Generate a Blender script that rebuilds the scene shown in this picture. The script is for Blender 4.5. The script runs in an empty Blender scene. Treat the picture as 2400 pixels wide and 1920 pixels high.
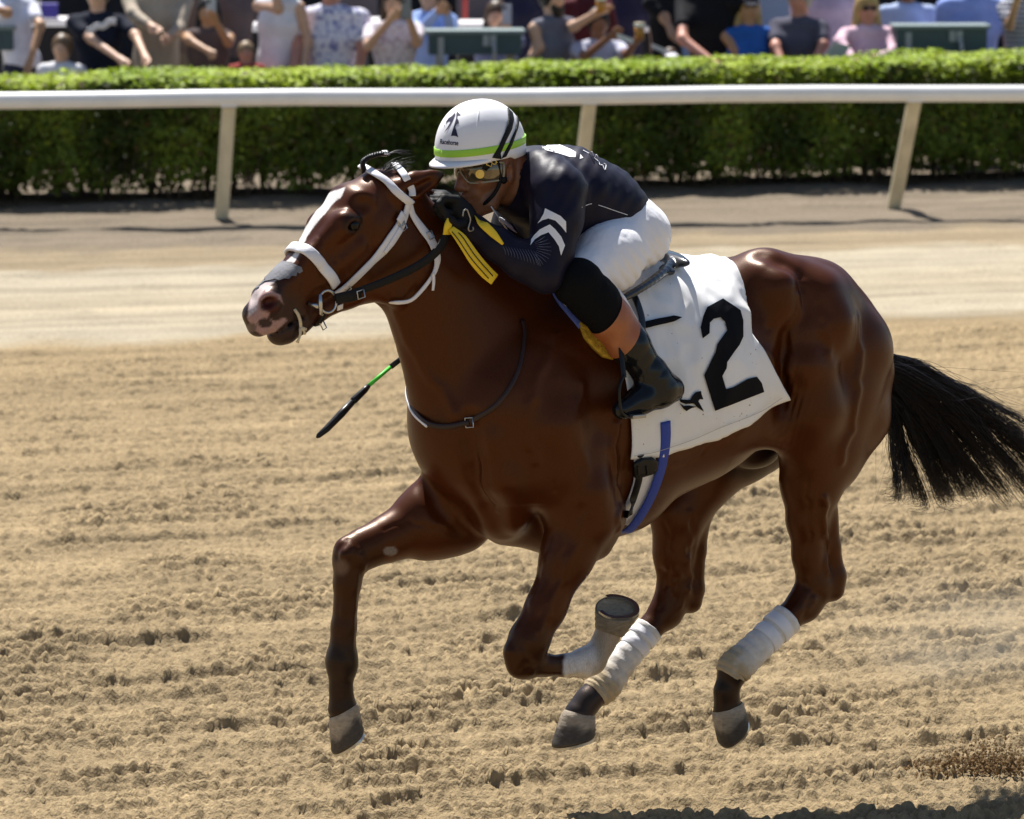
import bpy, bmesh, math, random
import numpy as np
from mathutils import Vector, Matrix
from mathutils.bvhtree import BVHTree
from mathutils.geometry import delaunay_2d_cdt
try:
    import openvdb as vdb
except ImportError:
    import pyopenvdb as vdb
random.seed(7)
RNG = np.random.default_rng(7)
SC = bpy.context.scene
COL = SC.collection

# ------------------------------------------------------------------ camera, sky, sun, exposure
CAM_H = 3.44
FPX = 10000.0                      # focal length measured in widths of the 2400 wide photograph
PITCH = math.atan(1574.0 / FPX)
cam_d = bpy.data.cameras.new('camera')
cam_d.sensor_fit = 'HORIZONTAL'
cam_d.sensor_width = 36.0
cam_d.lens = 36.0 * FPX / 2400.0
cam_d.clip_start = 0.5
cam_d.clip_end = 600.0
cam = bpy.data.objects.new('camera', cam_d)
COL.objects.link(cam)
cam.location = (0, 0, CAM_H)
cam.rotation_euler = (math.pi / 2 - PITCH, 0, 0)
SC.camera = cam
cam_d.dof.use_dof = True
cam_d.dof.focus_distance = 13.27
cam_d.dof.aperture_fstop = 5.6

SUN_EL = math.radians(60)
SUN_DIR = Vector((-0.34, 0.94, 0)).normalized() * math.cos(SUN_EL) + Vector((0, 0, math.sin(SUN_EL)))
world = bpy.data.worlds.new('World')
SC.world = world
world.use_nodes = True
wn = world.node_tree.nodes
bgn = wn['Background']
sky = wn.new('ShaderNodeTexSky')
sky.sky_type = 'NISHITA'
sky.sun_disc = False
sky.sun_elevation = SUN_EL
sky.sun_rotation = math.atan2(SUN_DIR.x, SUN_DIR.y)
sky.dust_density = 0.7
world.node_tree.links.new(sky.outputs[0], bgn.inputs[0])
bgn.inputs[1].default_value = 0.062
sun_d = bpy.data.lights.new('sun', 'SUN')
sun_d.energy = 4.8
sun_d.angle = math.radians(0.53)
sun_d.color = (1.0, 0.965, 0.91)
sun = bpy.data.objects.new('sun', sun_d)
COL.objects.link(sun)
sun.location = (0, 10, 30)
sun.rotation_euler = SUN_DIR.to_track_quat('Z', 'Y').to_euler()
SC.view_settings.view_transform = 'Standard'
SC.view_settings.look = 'None'
SC.view_settings.gamma = 1.0
SC.view_settings.use_curve_mapping = False
SC.view_settings.exposure = 0.90
SC.render.engine = 'CYCLES'
SC.cycles.max_bounces = 6

# ------------------------------------------------------------------ frames of reference
CP, SP = math.cos(PITCH), math.sin(PITCH)
def ray(px, py):
    """direction of sight for a spot measured on the photograph"""
    x, y = (px - 1200) / FPX, (960 - py) / FPX
    return Vector((x, CP + y * SP, -SP + y * CP))
CAM = Vector((0, 0, CAM_H))
def ground(px, py, z=0.0):
    d = ray(px, py)
    return CAM + d * ((z - CAM_H) / d.z)
def at_depth(px, py, Y):
    d = ray(px, py)
    return CAM + d * (Y / d.y)
# the horse's own frame: forward F, left side L (towards us), middle plane through O
HA = math.radians(33)
F = Vector((-math.cos(HA), -math.sin(HA), 0))
L = Vector((math.sin(HA), -math.cos(HA), 0))
U = Vector((0, 0, 1))
O = Vector((0.272, 13.32, 0.0))
Ln = np.array(L)
def P(px, py, lat=0.0):
    d = ray(px, py)
    t = (lat - (CAM - O).dot(L)) / d.dot(L)
    return CAM + d * t
def mpp(p):
    return (p - CAM).dot(Vector((0, CP, -SP))) / FPX

# ------------------------------------------------------------------ object helpers
def link(name, me, parent=None, mat=None, **tags):
    o = bpy.data.objects.new(name, me)
    COL.objects.link(o)
    if mat is not None and me is not None:
        for m in (mat if isinstance(mat, (list, tuple)) else [mat]):
            me.materials.append(m)
    if parent is not None:
        o.parent = parent
        o.matrix_parent_inverse = parent.matrix_world.inverted()
    for k, v in tags.items():
        if v: o[k] = v
    return o
def empty(name, loc, label, category, group=None, rz=0.0):
    o = bpy.data.objects.new(name, None)
    COL.objects.link(o)
    o.location = loc
    o.rotation_euler = (0, 0, rz)
    o.matrix_world = Matrix.Translation(loc) @ Matrix.Rotation(rz, 4, 'Z')
    o['label'] = label; o['category'] = category
    if group: o['group'] = group
    return o
def mesh(name, verts, faces, smooth=True):
    me = bpy.data.meshes.new(name)
    if isinstance(verts, np.ndarray) and isinstance(faces, np.ndarray):
        n, m = faces.shape
        me.vertices.add(len(verts)); me.vertices.foreach_set('co', verts.astype(np.float32).ravel())
        me.loops.add(n * m); me.loops.foreach_set('vertex_index', faces.astype(np.int32).ravel())
        me.polygons.add(n)
        me.polygons.foreach_set('loop_start', np.arange(0, n * m, m, dtype=np.int32))
        me.polygons.foreach_set('loop_total', np.full(n, m, dtype=np.int32))
        me.update(calc_edges=True)
    else:
        me.from_pydata([tuple(v) for v in verts], [], [tuple(f) for f in faces])
        me.update()
    if smooth: me.polygons.foreach_set('use_smooth', np.ones(len(me.polygons), dtype=bool))
    return me
def set_color(me, cols, name='tint'):
    a = me.color_attributes.new(name, 'FLOAT_COLOR', 'POINT')
    c = np.ones((len(cols), 4), np.float32); c[:, :3] = cols
    a.data.foreach_set('color', c.ravel())

# ------------------------------------------------------------------ materials
def material(name, color, rough=0.6, spec=0.5, metallic=0.0, noise=0.0, nscale=20.0, bump=0.0, bscale=60.0,
             attr=None, sheen=0.0, stretch=(1, 1, 1), coat=0.0, bdist=0.01, sub=0.0, detail=4, stint=(1, 1, 1)):
    m = bpy.data.materials.new(name); m.use_nodes = True
    nt = m.node_tree; n = nt.nodes; b = n['Principled BSDF']
    b.inputs['Roughness'].default_value = rough
    b.inputs['Specular IOR Level'].default_value = spec
    b.inputs['Metallic'].default_value = metallic
    b.inputs['Specular Tint'].default_value = (*stint, 1)
    b.inputs['Sheen Weight'].default_value = sheen
    b.inputs['Coat Weight'].default_value = coat
    if sub: b.inputs['Subsurface Weight'].default_value = sub; b.inputs['Subsurface Radius'].default_value = (.008, .004, .002)
    tc = n.new('ShaderNodeTexCoord'); mp = n.new('ShaderNodeMapping')
    mp.inputs['Scale'].default_value = stretch
    nt.links.new(tc.outputs['Object'], mp.inputs[0])
    src = None
    if attr:
        a = n.new('ShaderNodeAttribute'); a.attribute_name = attr; src = a.outputs['Color']
    if noise:
        nz = n.new('ShaderNodeTexNoise'); nz.inputs['Scale'].default_value = nscale; nz.inputs['Detail'].default_value = detail
        nt.links.new(mp.outputs[0], nz.inputs['Vector'])
        mr = n.new('ShaderNodeMapRange'); mr.inputs[1].default_value = .3; mr.inputs[2].default_value = .7
        mr.inputs[3].default_value = 1 - noise; mr.inputs[4].default_value = 1 + noise
        nt.links.new(nz.outputs[0], mr.inputs[0])
        mx = n.new('ShaderNodeVectorMath'); mx.operation = 'SCALE'
        if src: nt.links.new(src, mx.inputs[0])
        else: mx.inputs[0].default_value = color[:3]
        nt.links.new(mr.outputs[0], mx.inputs['Scale'])
        src = mx.outputs[0]
    if src: nt.links.new(src, b.inputs['Base Color'])
    else: b.inputs['Base Color'].default_value = (*color[:3], 1)
    if bump:
        nb = n.new('ShaderNodeTexNoise'); nb.inputs['Scale'].default_value = bscale; nb.inputs['Detail'].default_value = 3
        nt.links.new(mp.outputs[0], nb.inputs['Vector'])
        bn = n.new('ShaderNodeBump'); bn.inputs['Strength'].default_value = bump; bn.inputs['Distance'].default_value = bdist
        nt.links.new(nb.outputs[0], bn.inputs['Height']); nt.links.new(bn.outputs[0], b.inputs['Normal'])
    return m

# ------------------------------------------------------------------ smooth volumes: limbs and bodies grown as one skin
class Vol:
    """blends tapered, flattened tubes and ellipsoids into one continuous surface"""
    def __init__(self, res=0.008, k=0.03):
        self.res, self.k, self.pr = res, k, []
    def tube(self, pts, rs, side=None, ax=None, k=None, sub=False):
        pts = [np.array(p, float) for p in pts]
        side = side or [1.0] * len(pts)
        for i in range(len(pts) - 1):
            self.pr.append(('t', pts[i], pts[i + 1], rs[i], rs[i + 1], side[i], side[i + 1],
                            np.array(ax if ax is not None else Ln, float), self.k if k is None else k, sub))
        return self
    def ball(self, c, r, axes=None, k=None, sub=False):
        r = np.array(r if hasattr(r, '__len__') else (r, r, r), float)
        A = np.array(axes, float) if axes is not None else np.eye(3)
        self.pr.append(('e', np.array(c, float), r, A, self.k if k is None else k, sub))
        return self
    def bounds(self):
        lo, hi = np.full(3, 1e9), np.full(3, -1e9)
        for p in self.pr:
            if p[-1]: continue
            if p[0] == 't':
                r = max(p[3], p[4]) * max(1, p[5], p[6])
                lo = np.minimum(lo, np.minimum(p[1], p[2]) - r); hi = np.maximum(hi, np.maximum(p[1], p[2]) + r)
            else:
                r = p[2].max(); lo = np.minimum(lo, p[1] - r); hi = np.maximum(hi, p[1] + r)
        return lo, hi
    def field(self, pad=0.04):
        lo, hi = self.bounds(); lo -= pad; hi += pad
        n = np.ceil((hi - lo) / self.res).astype(int) + 1
        D = np.full(n, 0.25, np.float32)
        ax = [lo[i] + np.arange(n[i]) * self.res for i in range(3)]
        for p in self.pr:
            k, sub = p[-2], p[-1]
            if p[0] == 't':
                r = max(p[3], p[4]) * max(1, p[5], p[6])
                a, b = np.minimum(p[1], p[2]) - r, np.maximum(p[1], p[2]) + r
            else:
                a, b = p[1] - p[2].max(), p[1] + p[2].max()
            m = k * 1.2 + 0.02
            i0 = np.maximum(0, np.floor((a - m - lo) / self.res).astype(int))
            i1 = np.minimum(n, np.ceil((b + m - lo) / self.res).astype(int) + 1)
            if (i1 <= i0).any(): continue
            X = ax[0][i0[0]:i1[0]].astype(np.float32)[:, None, None]
            Y = ax[1][i0[1]:i1[1]].astype(np.float32)[None, :, None]
            Z = ax[2][i0[2]:i1[2]].astype(np.float32)[None, None, :]
            if p[0] == 't':
                _, A, B, ra, rb, sa, sb, w = p[:8]
                v = B - A; vv = max(float(v @ v), 1e-9)
                t = np.clip(((X - A[0]) * v[0] + (Y - A[1]) * v[1] + (Z - A[2]) * v[2]) / vv, 0, 1)
                qx, qy, qz = X - (A[0] + t * v[0]), Y - (A[1] + t * v[1]), Z - (A[2] + t * v[2])
                s = sa + (sb - sa) * t
                q2 = qx * qx + qy * qy + qz * qz
                ql = qx * w[0] + qy * w[1] + qz * w[2]
                q2 = q2 - ql * ql + (ql / s) ** 2
                d = (np.sqrt(np.maximum(q2, 0)) - (ra + (rb - ra) * t)) * np.minimum(1, s)
            else:
                _, c, r, A = p[:4]
                u = [((X - c[0]) * A[j][0] + (Y - c[1]) * A[j][1] + (Z - c[2]) * A[j][2]) / r[j] for j in range(3)]
                l = np.sqrt(u[0] ** 2 + u[1] ** 2 + u[2] ** 2)
                g = np.sqrt((u[0] / r[0]) ** 2 + (u[1] / r[1]) ** 2 + (u[2] / r[2]) ** 2)
                d = l * (l - 1) / np.maximum(g, 1e-6)
            S = D[i0[0]:i1[0], i0[1]:i1[1], i0[2]:i1[2]]
            if sub:
                h = np.maximum(k - np.abs(S + d), 0) / k
                S[...] = np.maximum(S, -d) + h * h * k * .25
            else:
                h = np.maximum(k - np.abs(S - d), 0) / k
                S[...] = np.minimum(S, d) - h * h * k * .25
        return D, lo
    def build(self, iso=0.0, smooth=2):
        D, lo = self.field(pad=0.04 + max(0, iso))
        return skin(D, lo, self.res, iso, smooth)
def skin(D, lo, res, iso=0.0, smooth=2):
    g = vdb.FloatGrid(0.25); g.copyFromArray(np.ascontiguousarray(D - iso, dtype=np.float32))
    pts, quads = g.convertToQuads(0.0)
    pts = np.asarray(pts, float) * res + lo
    quads = np.asarray(quads, np.int64)[:, ::-1]
    return relax(pts, quads, smooth), quads
def relax(pts, quads, it):
    if it:
        e = np.concatenate([quads[:, [0, 1]], quads[:, [1, 2]], quads[:, [2, 3]], quads[:, [3, 0]]])
        e = np.unique(np.sort(e, axis=1), axis=0); n = len(pts)
        cnt = np.bincount(e.ravel(), minlength=n).astype(float)[:, None]
        for _ in range(it):
            for lam in (0.5, -0.52):
                s = np.stack([np.bincount(e[:, 0], pts[e[:, 1], c], n) + np.bincount(e[:, 1], pts[e[:, 0], c], n) for c in range(3)], 1)
                pts = pts + lam * (s / np.maximum(cnt, 1) - pts)
    return pts
def sstep(x, a, b):
    t = np.clip((x - a) / (b - a), 0, 1); return t * t * (3 - 2 * t)
def project(V):
    """where points stand on the photograph (used to lay markings out)"""
    d = V - np.array(CAM)
    z = d[:, 1] * CP - d[:, 2] * SP
    return 1200 + FPX * d[:, 0] / z, 960 - FPX * (d[:, 1] * SP + d[:, 2] * CP) / z
def noise3(V, freq, seed=0, octaves=3):
    """cheap value noise"""
    out = np.zeros(len(V)); amp = 1.0; tot = 0
    for o in range(octaves):
        q = V * freq * (2 ** o) + seed * 17.3 + o * 5.1
        i = np.floor(q).astype(np.int64); f = q - i; f = f * f * (3 - 2 * f)
        acc = 0
        for dx in (0, 1):
            for dy in (0, 1):
                for dz in (0, 1):
                    h = (i[:, 0] + dx) * 374761393 + (i[:, 1] + dy) * 668265263 + (i[:, 2] + dz) * 2147483647
                    h = (h ^ (h >> 13)) * 1274126177; h = (h ^ (h >> 16)) & 0xffff
                    wgt = (f[:, 0] if dx else 1 - f[:, 0]) * (f[:, 1] if dy else 1 - f[:, 1]) * (f[:, 2] if dz else 1 - f[:, 2])
                    acc = acc + wgt * (h / 65535.0)
        out += amp * acc; tot += amp; amp *= .5
    return out / tot
# ------------------------------------------------------------------ the ground
TB = math.tan(math.radians(12.5))        # the track runs a little away from us to the right
def vn(x, y, seed):
    """2-d value noise"""
    i, j = np.floor(x).astype(np.int64), np.floor(y).astype(np.int64); f, g = x - i, y - j
    f = f * f * f * (f * (f * 6 - 15) + 10); g = g * g * g * (g * (g * 6 - 15) + 10)
    def h(a, b):
        q = (a * 374761393 + b * 668265263 + seed * 982451653) & 0xffffffff
        q = ((q ^ (q >> 13)) * 1274126177) & 0xffffffff
        return ((q ^ (q >> 16)) & 0xffff) / 65535.0
    return (h(i, j) * (1 - f) + h(i + 1, j) * f) * (1 - g) + (h(i, j + 1) * (1 - f) + h(i + 1, j + 1) * f) * g
def clods(x, y, cell, seed, fill=.8):
    """rounded lumps of random size strewn over the plane"""
    u, v = x / cell, y / cell; i, j = np.floor(u).astype(np.int64), np.floor(v).astype(np.int64); out = np.zeros(len(x))
    def h(a, b, s):
        q = (a * 374761393 + b * 668265263 + (seed + s) * 982451653) & 0xffffffff
        q = ((q ^ (q >> 13)) * 1274126177) & 0xffffffff
        return ((q ^ (q >> 16)) & 0xffff) / 65535.0
    for di in (-1, 0, 1):
        for dj in (-1, 0, 1):
            a, b = i + di, j + dj
            cx, cy, r = a + h(a, b, 1), b + h(a, b, 2), .25 + .55 * h(a, b, 3) ** 1.5
            on = h(a, b, 4) < fill
            an = h(a, b, 5) * 3.14; dx, dy = u - cx, v - cy
            ex = (dx * np.cos(an) + dy * np.sin(an)) / (r * 1.25); ey = (-dx * np.sin(an) + dy * np.cos(an)) / (r * .8)
            q = 1 - ex * ex - ey * ey
            out = np.maximum(out, np.where(on & (q > 0), np.sqrt(np.maximum(q, 0)) * r, 0))
    return out * cell
def track_height(X, Y):
    v = Y - TB * X; w = Y - .34 * X
    loose = 1 - sstep(v + .5 * vn(X * .7, v * .7, 2), 24.5, 25.2)                       # churned sand this side, graded sand beyond
    wr = w + .10 * vn(X * .8, Y * .8, 3) + .05 * vn(X * 3, Y * 3, 4)
    patch = .35 + .65 * vn(X * .5 + 3, w * 1.3, 9)
    rows = 1 - np.abs(((wr + .05 * vn(X * 6, Y * 6, 44)) / .145 % 1.0) - .5) * 2         # harrow ridges, crumbling along their length
    rows = rows * (.35 + .65 * vn(X * 2.2, w * 6, 29))
    near = .45 + .55 * (1 - sstep(v, 15.5, 24.0))
    fx, fy = X + .014 * vn(X * 40, Y * 40, 40) + .03 * vn(X * 12, Y * 12, 42), Y + .014 * vn(X * 40, Y * 40, 41)
    big = clods(fx, fy, .055, 11, .22); mid = clods(fx, fy, .036, 23, .8); sml = clods(fx, fy, .021, 37, .95)
    dens = sstep(vn(X * 1.7, Y * 1.7, 5), .2, .8)
    lump = np.maximum(np.maximum(mid * (.30 + .75 * rows), sml * 1.05), big * (.1 + .8 * rows) * (.4 + .6 * dens))
    grain = vn(X * 55, Y * 55, 6) + .7 * vn(X * 100, Y * 85, 7) - .85
    h = loose * (.060 * rows ** 2.0 * near + 1.2 * lump + .009 * grain)
    soft = 1 - loose
    h += soft * (.010 * vn(X * .6, v * 7, 14) + .012 * vn(X * 4, v * 5, 15) + .016 * sstep(vn(X * 2.2, v * 3.1, 16), .66, .85) * vn(X * 18, Y * 18, 17) + .004 * vn(X * 30, Y * 30, 18))
    h += .03 * sstep(v, 29.0, 29.6) * vn(X * 3, Y * 3, 19) * (v < 60)
    return h
ncol, y0, y1, q = 640, 12.0, 36.0, .00086
ys = y0 * np.exp(np.arange(0, math.log(y1 / y0), q)); ss = np.linspace(-1, 1, ncol)
YY = np.repeat(ys, ncol); XX = np.tile(ss, len(ys)) * (.133 * YY + .62)
ZZ = track_height(XX, YY)
i = np.arange(len(ys) - 1)[:, None] * ncol + np.arange(ncol - 1)[None, :]
quads = np.stack([i, i + 1, i + 1 + ncol, i + ncol], -1).reshape(-1, 4)
me = mesh('sand_track', np.stack([XX, YY, ZZ], 1), quads)
def track_material():
    m = bpy.data.materials.new('track_sand'); m.use_nodes = True; nt = m.node_tree; n = nt.nodes; b = n['Principled BSDF']
    b.inputs['Roughness'].default_value = .95; b.inputs['Specular IOR Level'].default_value = .15
    g = n.new('ShaderNodeNewGeometry'); sx = n.new('ShaderNodeSeparateXYZ'); nt.links.new(g.outputs['Position'], sx.inputs[0])
    mu = n.new('ShaderNodeMath'); mu.operation = 'MULTIPLY_ADD'; mu.inputs[1].default_value = -TB
    nt.links.new(sx.outputs[0], mu.inputs[0]); nt.links.new(sx.outputs[1], mu.inputs[2])      # v: distance across the track
    cb = n.new('ShaderNodeCombineXYZ'); nt.links.new(sx.outputs[0], cb.inputs[0]); nt.links.new(mu.outputs[0], cb.inputs[1])
    def noise(scale, sc, det=4):
        mp = n.new('ShaderNodeMapping'); mp.inputs['Scale'].default_value = sc; nt.links.new(cb.outputs[0], mp.inputs[0])
        z = n.new('ShaderNodeTexNoise'); z.inputs['Scale'].default_value = scale; z.inputs['Detail'].default_value = det
        nt.links.new(mp.outputs[0], z.inputs['Vector']); return z.outputs[0]
    wob = n.new('ShaderNodeMath'); wob.operation = 'MULTIPLY_ADD'; wob.inputs[1].default_value = 1.5
    nt.links.new(noise(1.2, (1, 1, 1)), wob.inputs[0]); nt.links.new(mu.outputs[0], wob.inputs[2])
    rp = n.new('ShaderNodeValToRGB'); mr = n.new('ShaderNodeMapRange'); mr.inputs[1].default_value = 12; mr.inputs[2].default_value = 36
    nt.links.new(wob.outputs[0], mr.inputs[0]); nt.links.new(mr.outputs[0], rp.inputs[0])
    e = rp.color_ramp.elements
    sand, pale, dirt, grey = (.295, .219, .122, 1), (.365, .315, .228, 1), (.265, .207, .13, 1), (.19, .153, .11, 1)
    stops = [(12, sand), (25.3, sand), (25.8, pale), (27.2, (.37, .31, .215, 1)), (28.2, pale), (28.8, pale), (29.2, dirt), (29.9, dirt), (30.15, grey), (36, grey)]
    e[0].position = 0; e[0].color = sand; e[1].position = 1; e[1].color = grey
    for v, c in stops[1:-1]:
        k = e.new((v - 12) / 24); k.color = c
    st = noise(1.0, (.14, 4.2, 1), 3); sp = noise(42, (1, 1, 1), 4); bl = noise(2.2, (1, 1, 1), 4)
    def rng(s, a, c, lo=.3, hi=.7):
        r = n.new('ShaderNodeMapRange'); r.inputs[1].default_value = lo; r.inputs[2].default_value = hi; r.inputs[3].default_value = a; r.inputs[4].default_value = c
        nt.links.new(s, r.inputs[0]); return r.outputs[0]
    cur = rp.outputs[0]
    for f in (rng(st, .78, 1.18), rng(sp, .74, 1.16), rng(bl, .92, 1.07)):
        x = n.new('ShaderNodeVectorMath'); x.operation = 'SCALE'; nt.links.new(cur, x.inputs[0]); nt.links.new(f, x.inputs['Scale']); cur = x.outputs[0]
    nt.links.new(cur, b.inputs['Base Color'])
    bp = n.new('ShaderNodeBump'); bp.inputs['Strength'].default_value = .85; bp.inputs['Distance'].default_value = .012
    nt.links.new(noise(110, (1, 1, 1), 6), bp.inputs['Height']); nt.links.new(bp.outputs[0], b.inputs['Normal'])
    return m
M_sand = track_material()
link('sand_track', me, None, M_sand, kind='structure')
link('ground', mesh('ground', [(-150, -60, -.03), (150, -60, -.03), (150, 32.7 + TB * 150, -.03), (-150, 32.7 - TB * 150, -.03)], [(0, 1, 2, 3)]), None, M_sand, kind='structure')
M_apron = material('apron_concrete', (.62, .60, .56), .9, .2, noise=.12, nscale=4)
AP = -.36
link('apron', mesh('apron', [(-150, 32.7 - TB * 150, AP), (150, 32.7 + TB * 150, AP), (150, 300, AP), (-150, 300, AP)], [(0, 1, 2, 3)]), None, M_apron, kind='structure')
# ------------------------------------------------------------------ running rail
def boxv(c, ax, ay, az, h):
    c = Vector(c); return [c + ax * (sx * h[0]) + ay * (sy * h[1]) + az * (sz * h[2]) for sx in (-1, 1) for sy in (-1, 1) for sz in (-1, 1)]
BF = [(0, 1, 3, 2), (4, 6, 7, 5), (0, 4, 5, 1), (2, 3, 7, 6), (0, 2, 6, 4), (1, 5, 7, 3)]
def box(name, c, size, parent, mat, rz=0.0, bevel=.006, ax=None, ay=None, az=None):
    a = ax or Vector((math.cos(rz), math.sin(rz), 0)); b = ay or Vector((-math.sin(rz), math.cos(rz), 0)); d = az or U
    me = mesh(name, boxv(c, a, b, d, [s / 2 for s in size]), BF, False)
    if bevel:
        bm = bmesh.new(); bm.from_mesh(me); bmesh.ops.recalc_face_normals(bm, faces=bm.faces)
        bmesh.ops.bevel(bm, geom=list(bm.edges), offset=min(bevel, min(size) * .3), segments=2, affect='EDGES', profile=.7); bm.to_mesh(me); bm.free()
    return link(name, me, parent, mat)
def pipe(pts, r, seg=12, cap=True, flat=None):
    vs, fs = [], []; n = len(pts)
    rr = r if hasattr(r, '__len__') else [r] * n
    up = None
    for i, p in enumerate(pts):
        d = (pts[min(i + 1, n - 1)] - pts[max(i - 1, 0)]).normalized()
        if up is None: up = d.orthogonal().normalized()
        a = (up - d * up.dot(d)).normalized(); up = a; b = d.cross(a)
        for j in range(seg):
            g = 2 * math.pi * j / seg; vs.append(p + a * (rr[i] * math.cos(g)) + b * (rr[i] * math.sin(g)))
        if i:
            for j in range(seg):
                k = (i - 1) * seg; fs.append((k + j, k + (j + 1) % seg, k + seg + (j + 1) % seg, k + seg + j))
    if cap: fs += [tuple(range(seg))[::-1], tuple((n - 1) * seg + j for j in range(seg))]
    return vs, fs
RB = math.radians(5.0)
rdir = Vector((math.cos(RB), math.sin(RB), 0)); rnor = Vector((math.sin(RB), -math.cos(RB), 0))
M_rail = material('white_rail_paint', (.80, .79, .77), .42, .5, noise=.05, nscale=6)
M_post = material('cream_post_paint', (.62, .54, .37), .55, .4, noise=.18, nscale=9, stretch=(1, 1, .3))
rbase = ground(1345, 505)
rail = empty('running_rail', rbase, 'long white running rail on leaning cream posts in front of the hedge', 'rail')
rc = Vector((rbase.x, rbase.y, .905)) + rnor * .40
n_ = 40; pts = [rc + rdir * (-14 + 30 * i / n_) + U * (.006 * math.sin(i * 1.3)) for i in range(n_ + 1)]
v, f = pipe(pts, .060, 24)
link('rail_tube', mesh('rail_tube', v, f), rail, M_rail)
for k, px in enumerate((-330, 515, 1345, 2085, 2850)):
    gp = ground(px, 505); t = (gp - rbase).dot(rdir) / 1.0
    b0 = rbase + rdir * ((px - 1345) / 326.0 * (1 + .02 * k))
    if px in (515, 2085): b0 = ground(px, 520 if px == 515 else 492)
    top = rc + rdir * ((b0 - rbase).dot(rdir) + .07) - U * .05
    d = (top - (b0 - U * .15)).normalized(); m = (top + b0 - U * .15) / 2
    az = d; ax = rdir; ay = az.cross(ax).normalized()
    box('rail_post', m, (.098, .05, (top - b0).length + .12), rail, M_post, ax=ax, ay=ay, az=az)
    box('post_bracket', top + U * .005, (.12, .09, .03), rail, M_rail, rz=RB)
# ------------------------------------------------------------------ hedge
HV0 = 32.1
def along(s, v, z):      # s along the track, v metres from us at the middle of the view
    return Vector((s, v + TB * s, z))
def leaf_mesh(name, pos, nor, size, rng):
    """pointed leaves of two creased halves"""
    n = len(pos); a = np.cross(nor, rng.normal(size=(n, 3))); a /= np.linalg.norm(a, axis=1)[:, None]; b = np.cross(nor, a)
    s = size[:, None]
    v = np.stack([pos - a * s, pos + b * s * .45 + nor * s * .12, pos + a * s, pos - b * s * .45 + nor * s * .12], 1).reshape(-1, 3)
    k = np.arange(n)[:, None] * 4
    f = np.concatenate([k + np.array([0, 1, 2]), k + np.array([0, 2, 3])])
    return v, f
M_leaf = material('hedge_leaf', (.1, .2, .02), .55, .2, attr='tint', noise=.1, nscale=8)
nt = M_leaf.node_tree; pb = nt.nodes['Principled BSDF']; tr = nt.nodes.new('ShaderNodeBsdfTranslucent'); mxs = nt.nodes.new('ShaderNodeMixShader')
at = [x for x in nt.nodes if x.type == 'ATTRIBUTE'][0]
nt.links.new(at.outputs['Color'], tr.inputs['Color']); mxs.inputs[0].default_value = .28
nt.links.new(pb.outputs[0], mxs.inputs[1]); nt.links.new(tr.outputs[0], mxs.inputs[2]); nt.links.new(mxs.outputs[0], nt.nodes['Material Output'].inputs['Surface'])
M_twig = material('hedge_twig', (.07, .05, .035), .8, .2, noise=.3, nscale=30)
hedge = empty('hedge', along(0, HV0 + .6, 0), 'long clipped green hedge with a sunlit flat top behind the white rail', 'hedge')
HH, HDp = .945, 1.25
def hedge_top(s): return HH + .007 * math.sin(s * 1.9) + .006 * math.sin(s * 4.3 + 1) + .006 * s
def leaves(n, kind, rng):
    s = rng.uniform(-8.5, 10.0, n)
    lump = np.array([hedge_top(x) for x in s])
    if kind == 'top':
        d = rng.uniform(-.06, HDp, n); z = lump + .05 * (vn(s * 5, d * 5, 61) - .5) - rng.random(n) ** 2 * .12
        nor = np.stack([rng.normal(0, .35, n), rng.normal(-.12, .35, n), np.ones(n)], 1)
    else:
        z = .10 + rng.random(n) * (lump - .10); bul = .16 * (vn(s * 3.2, z * 3.2, 63) - .5) + .10 * (vn(s * 8, z * 8, 64) - .5)
        d = -bul + rng.random(n) ** 2 * .25 + .12 * sstep(.35 - z, 0, .3)
        nor = np.stack([rng.normal(0, .6, n), -np.ones(n), rng.normal(.3, .6, n)], 1)
        thin = rng.random(n) < (sstep(z, .02, .34) * (.25 + .75 * sstep(vn(s * 2.6, z * 2, 65) + z * .8, .28, .6)))
        s, z, d, nor = s[thin], z[thin], d[thin], nor[thin]
    nor /= np.linalg.norm(nor, axis=1)[:, None]
    pos = np.stack([s, HV0 + d + TB * s, z], 1); m = len(s)
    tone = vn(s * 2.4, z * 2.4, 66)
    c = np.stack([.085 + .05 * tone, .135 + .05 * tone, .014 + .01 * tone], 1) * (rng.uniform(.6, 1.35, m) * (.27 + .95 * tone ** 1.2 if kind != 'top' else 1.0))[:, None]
    lighter = rng.random(m) < (.55 if kind == 'top' else .08); c[lighter] *= np.array([1.25, 1.18, 1.0]) if kind == 'top' else np.array([1.75, 1.5, 1.0])
    if kind == 'top': c *= np.array([2.5, 2.35, .8]); c *= rng.uniform(.85, 1.1, m)[:, None]  # sunlight painted into the top: leaf colour brighter and yellower than the face
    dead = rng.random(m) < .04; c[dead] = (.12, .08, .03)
    v, f = leaf_mesh('l', pos, nor, rng.uniform(.022, .042, m), rng)
    return v, f, np.repeat(c, 4, 0)
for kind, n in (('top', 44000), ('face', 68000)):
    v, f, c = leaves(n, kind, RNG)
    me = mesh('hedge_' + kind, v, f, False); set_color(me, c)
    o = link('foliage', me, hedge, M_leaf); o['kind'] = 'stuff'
    if kind == 'top': o['label'] = 'sunlit yellow green clipped top of the hedge'
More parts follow.
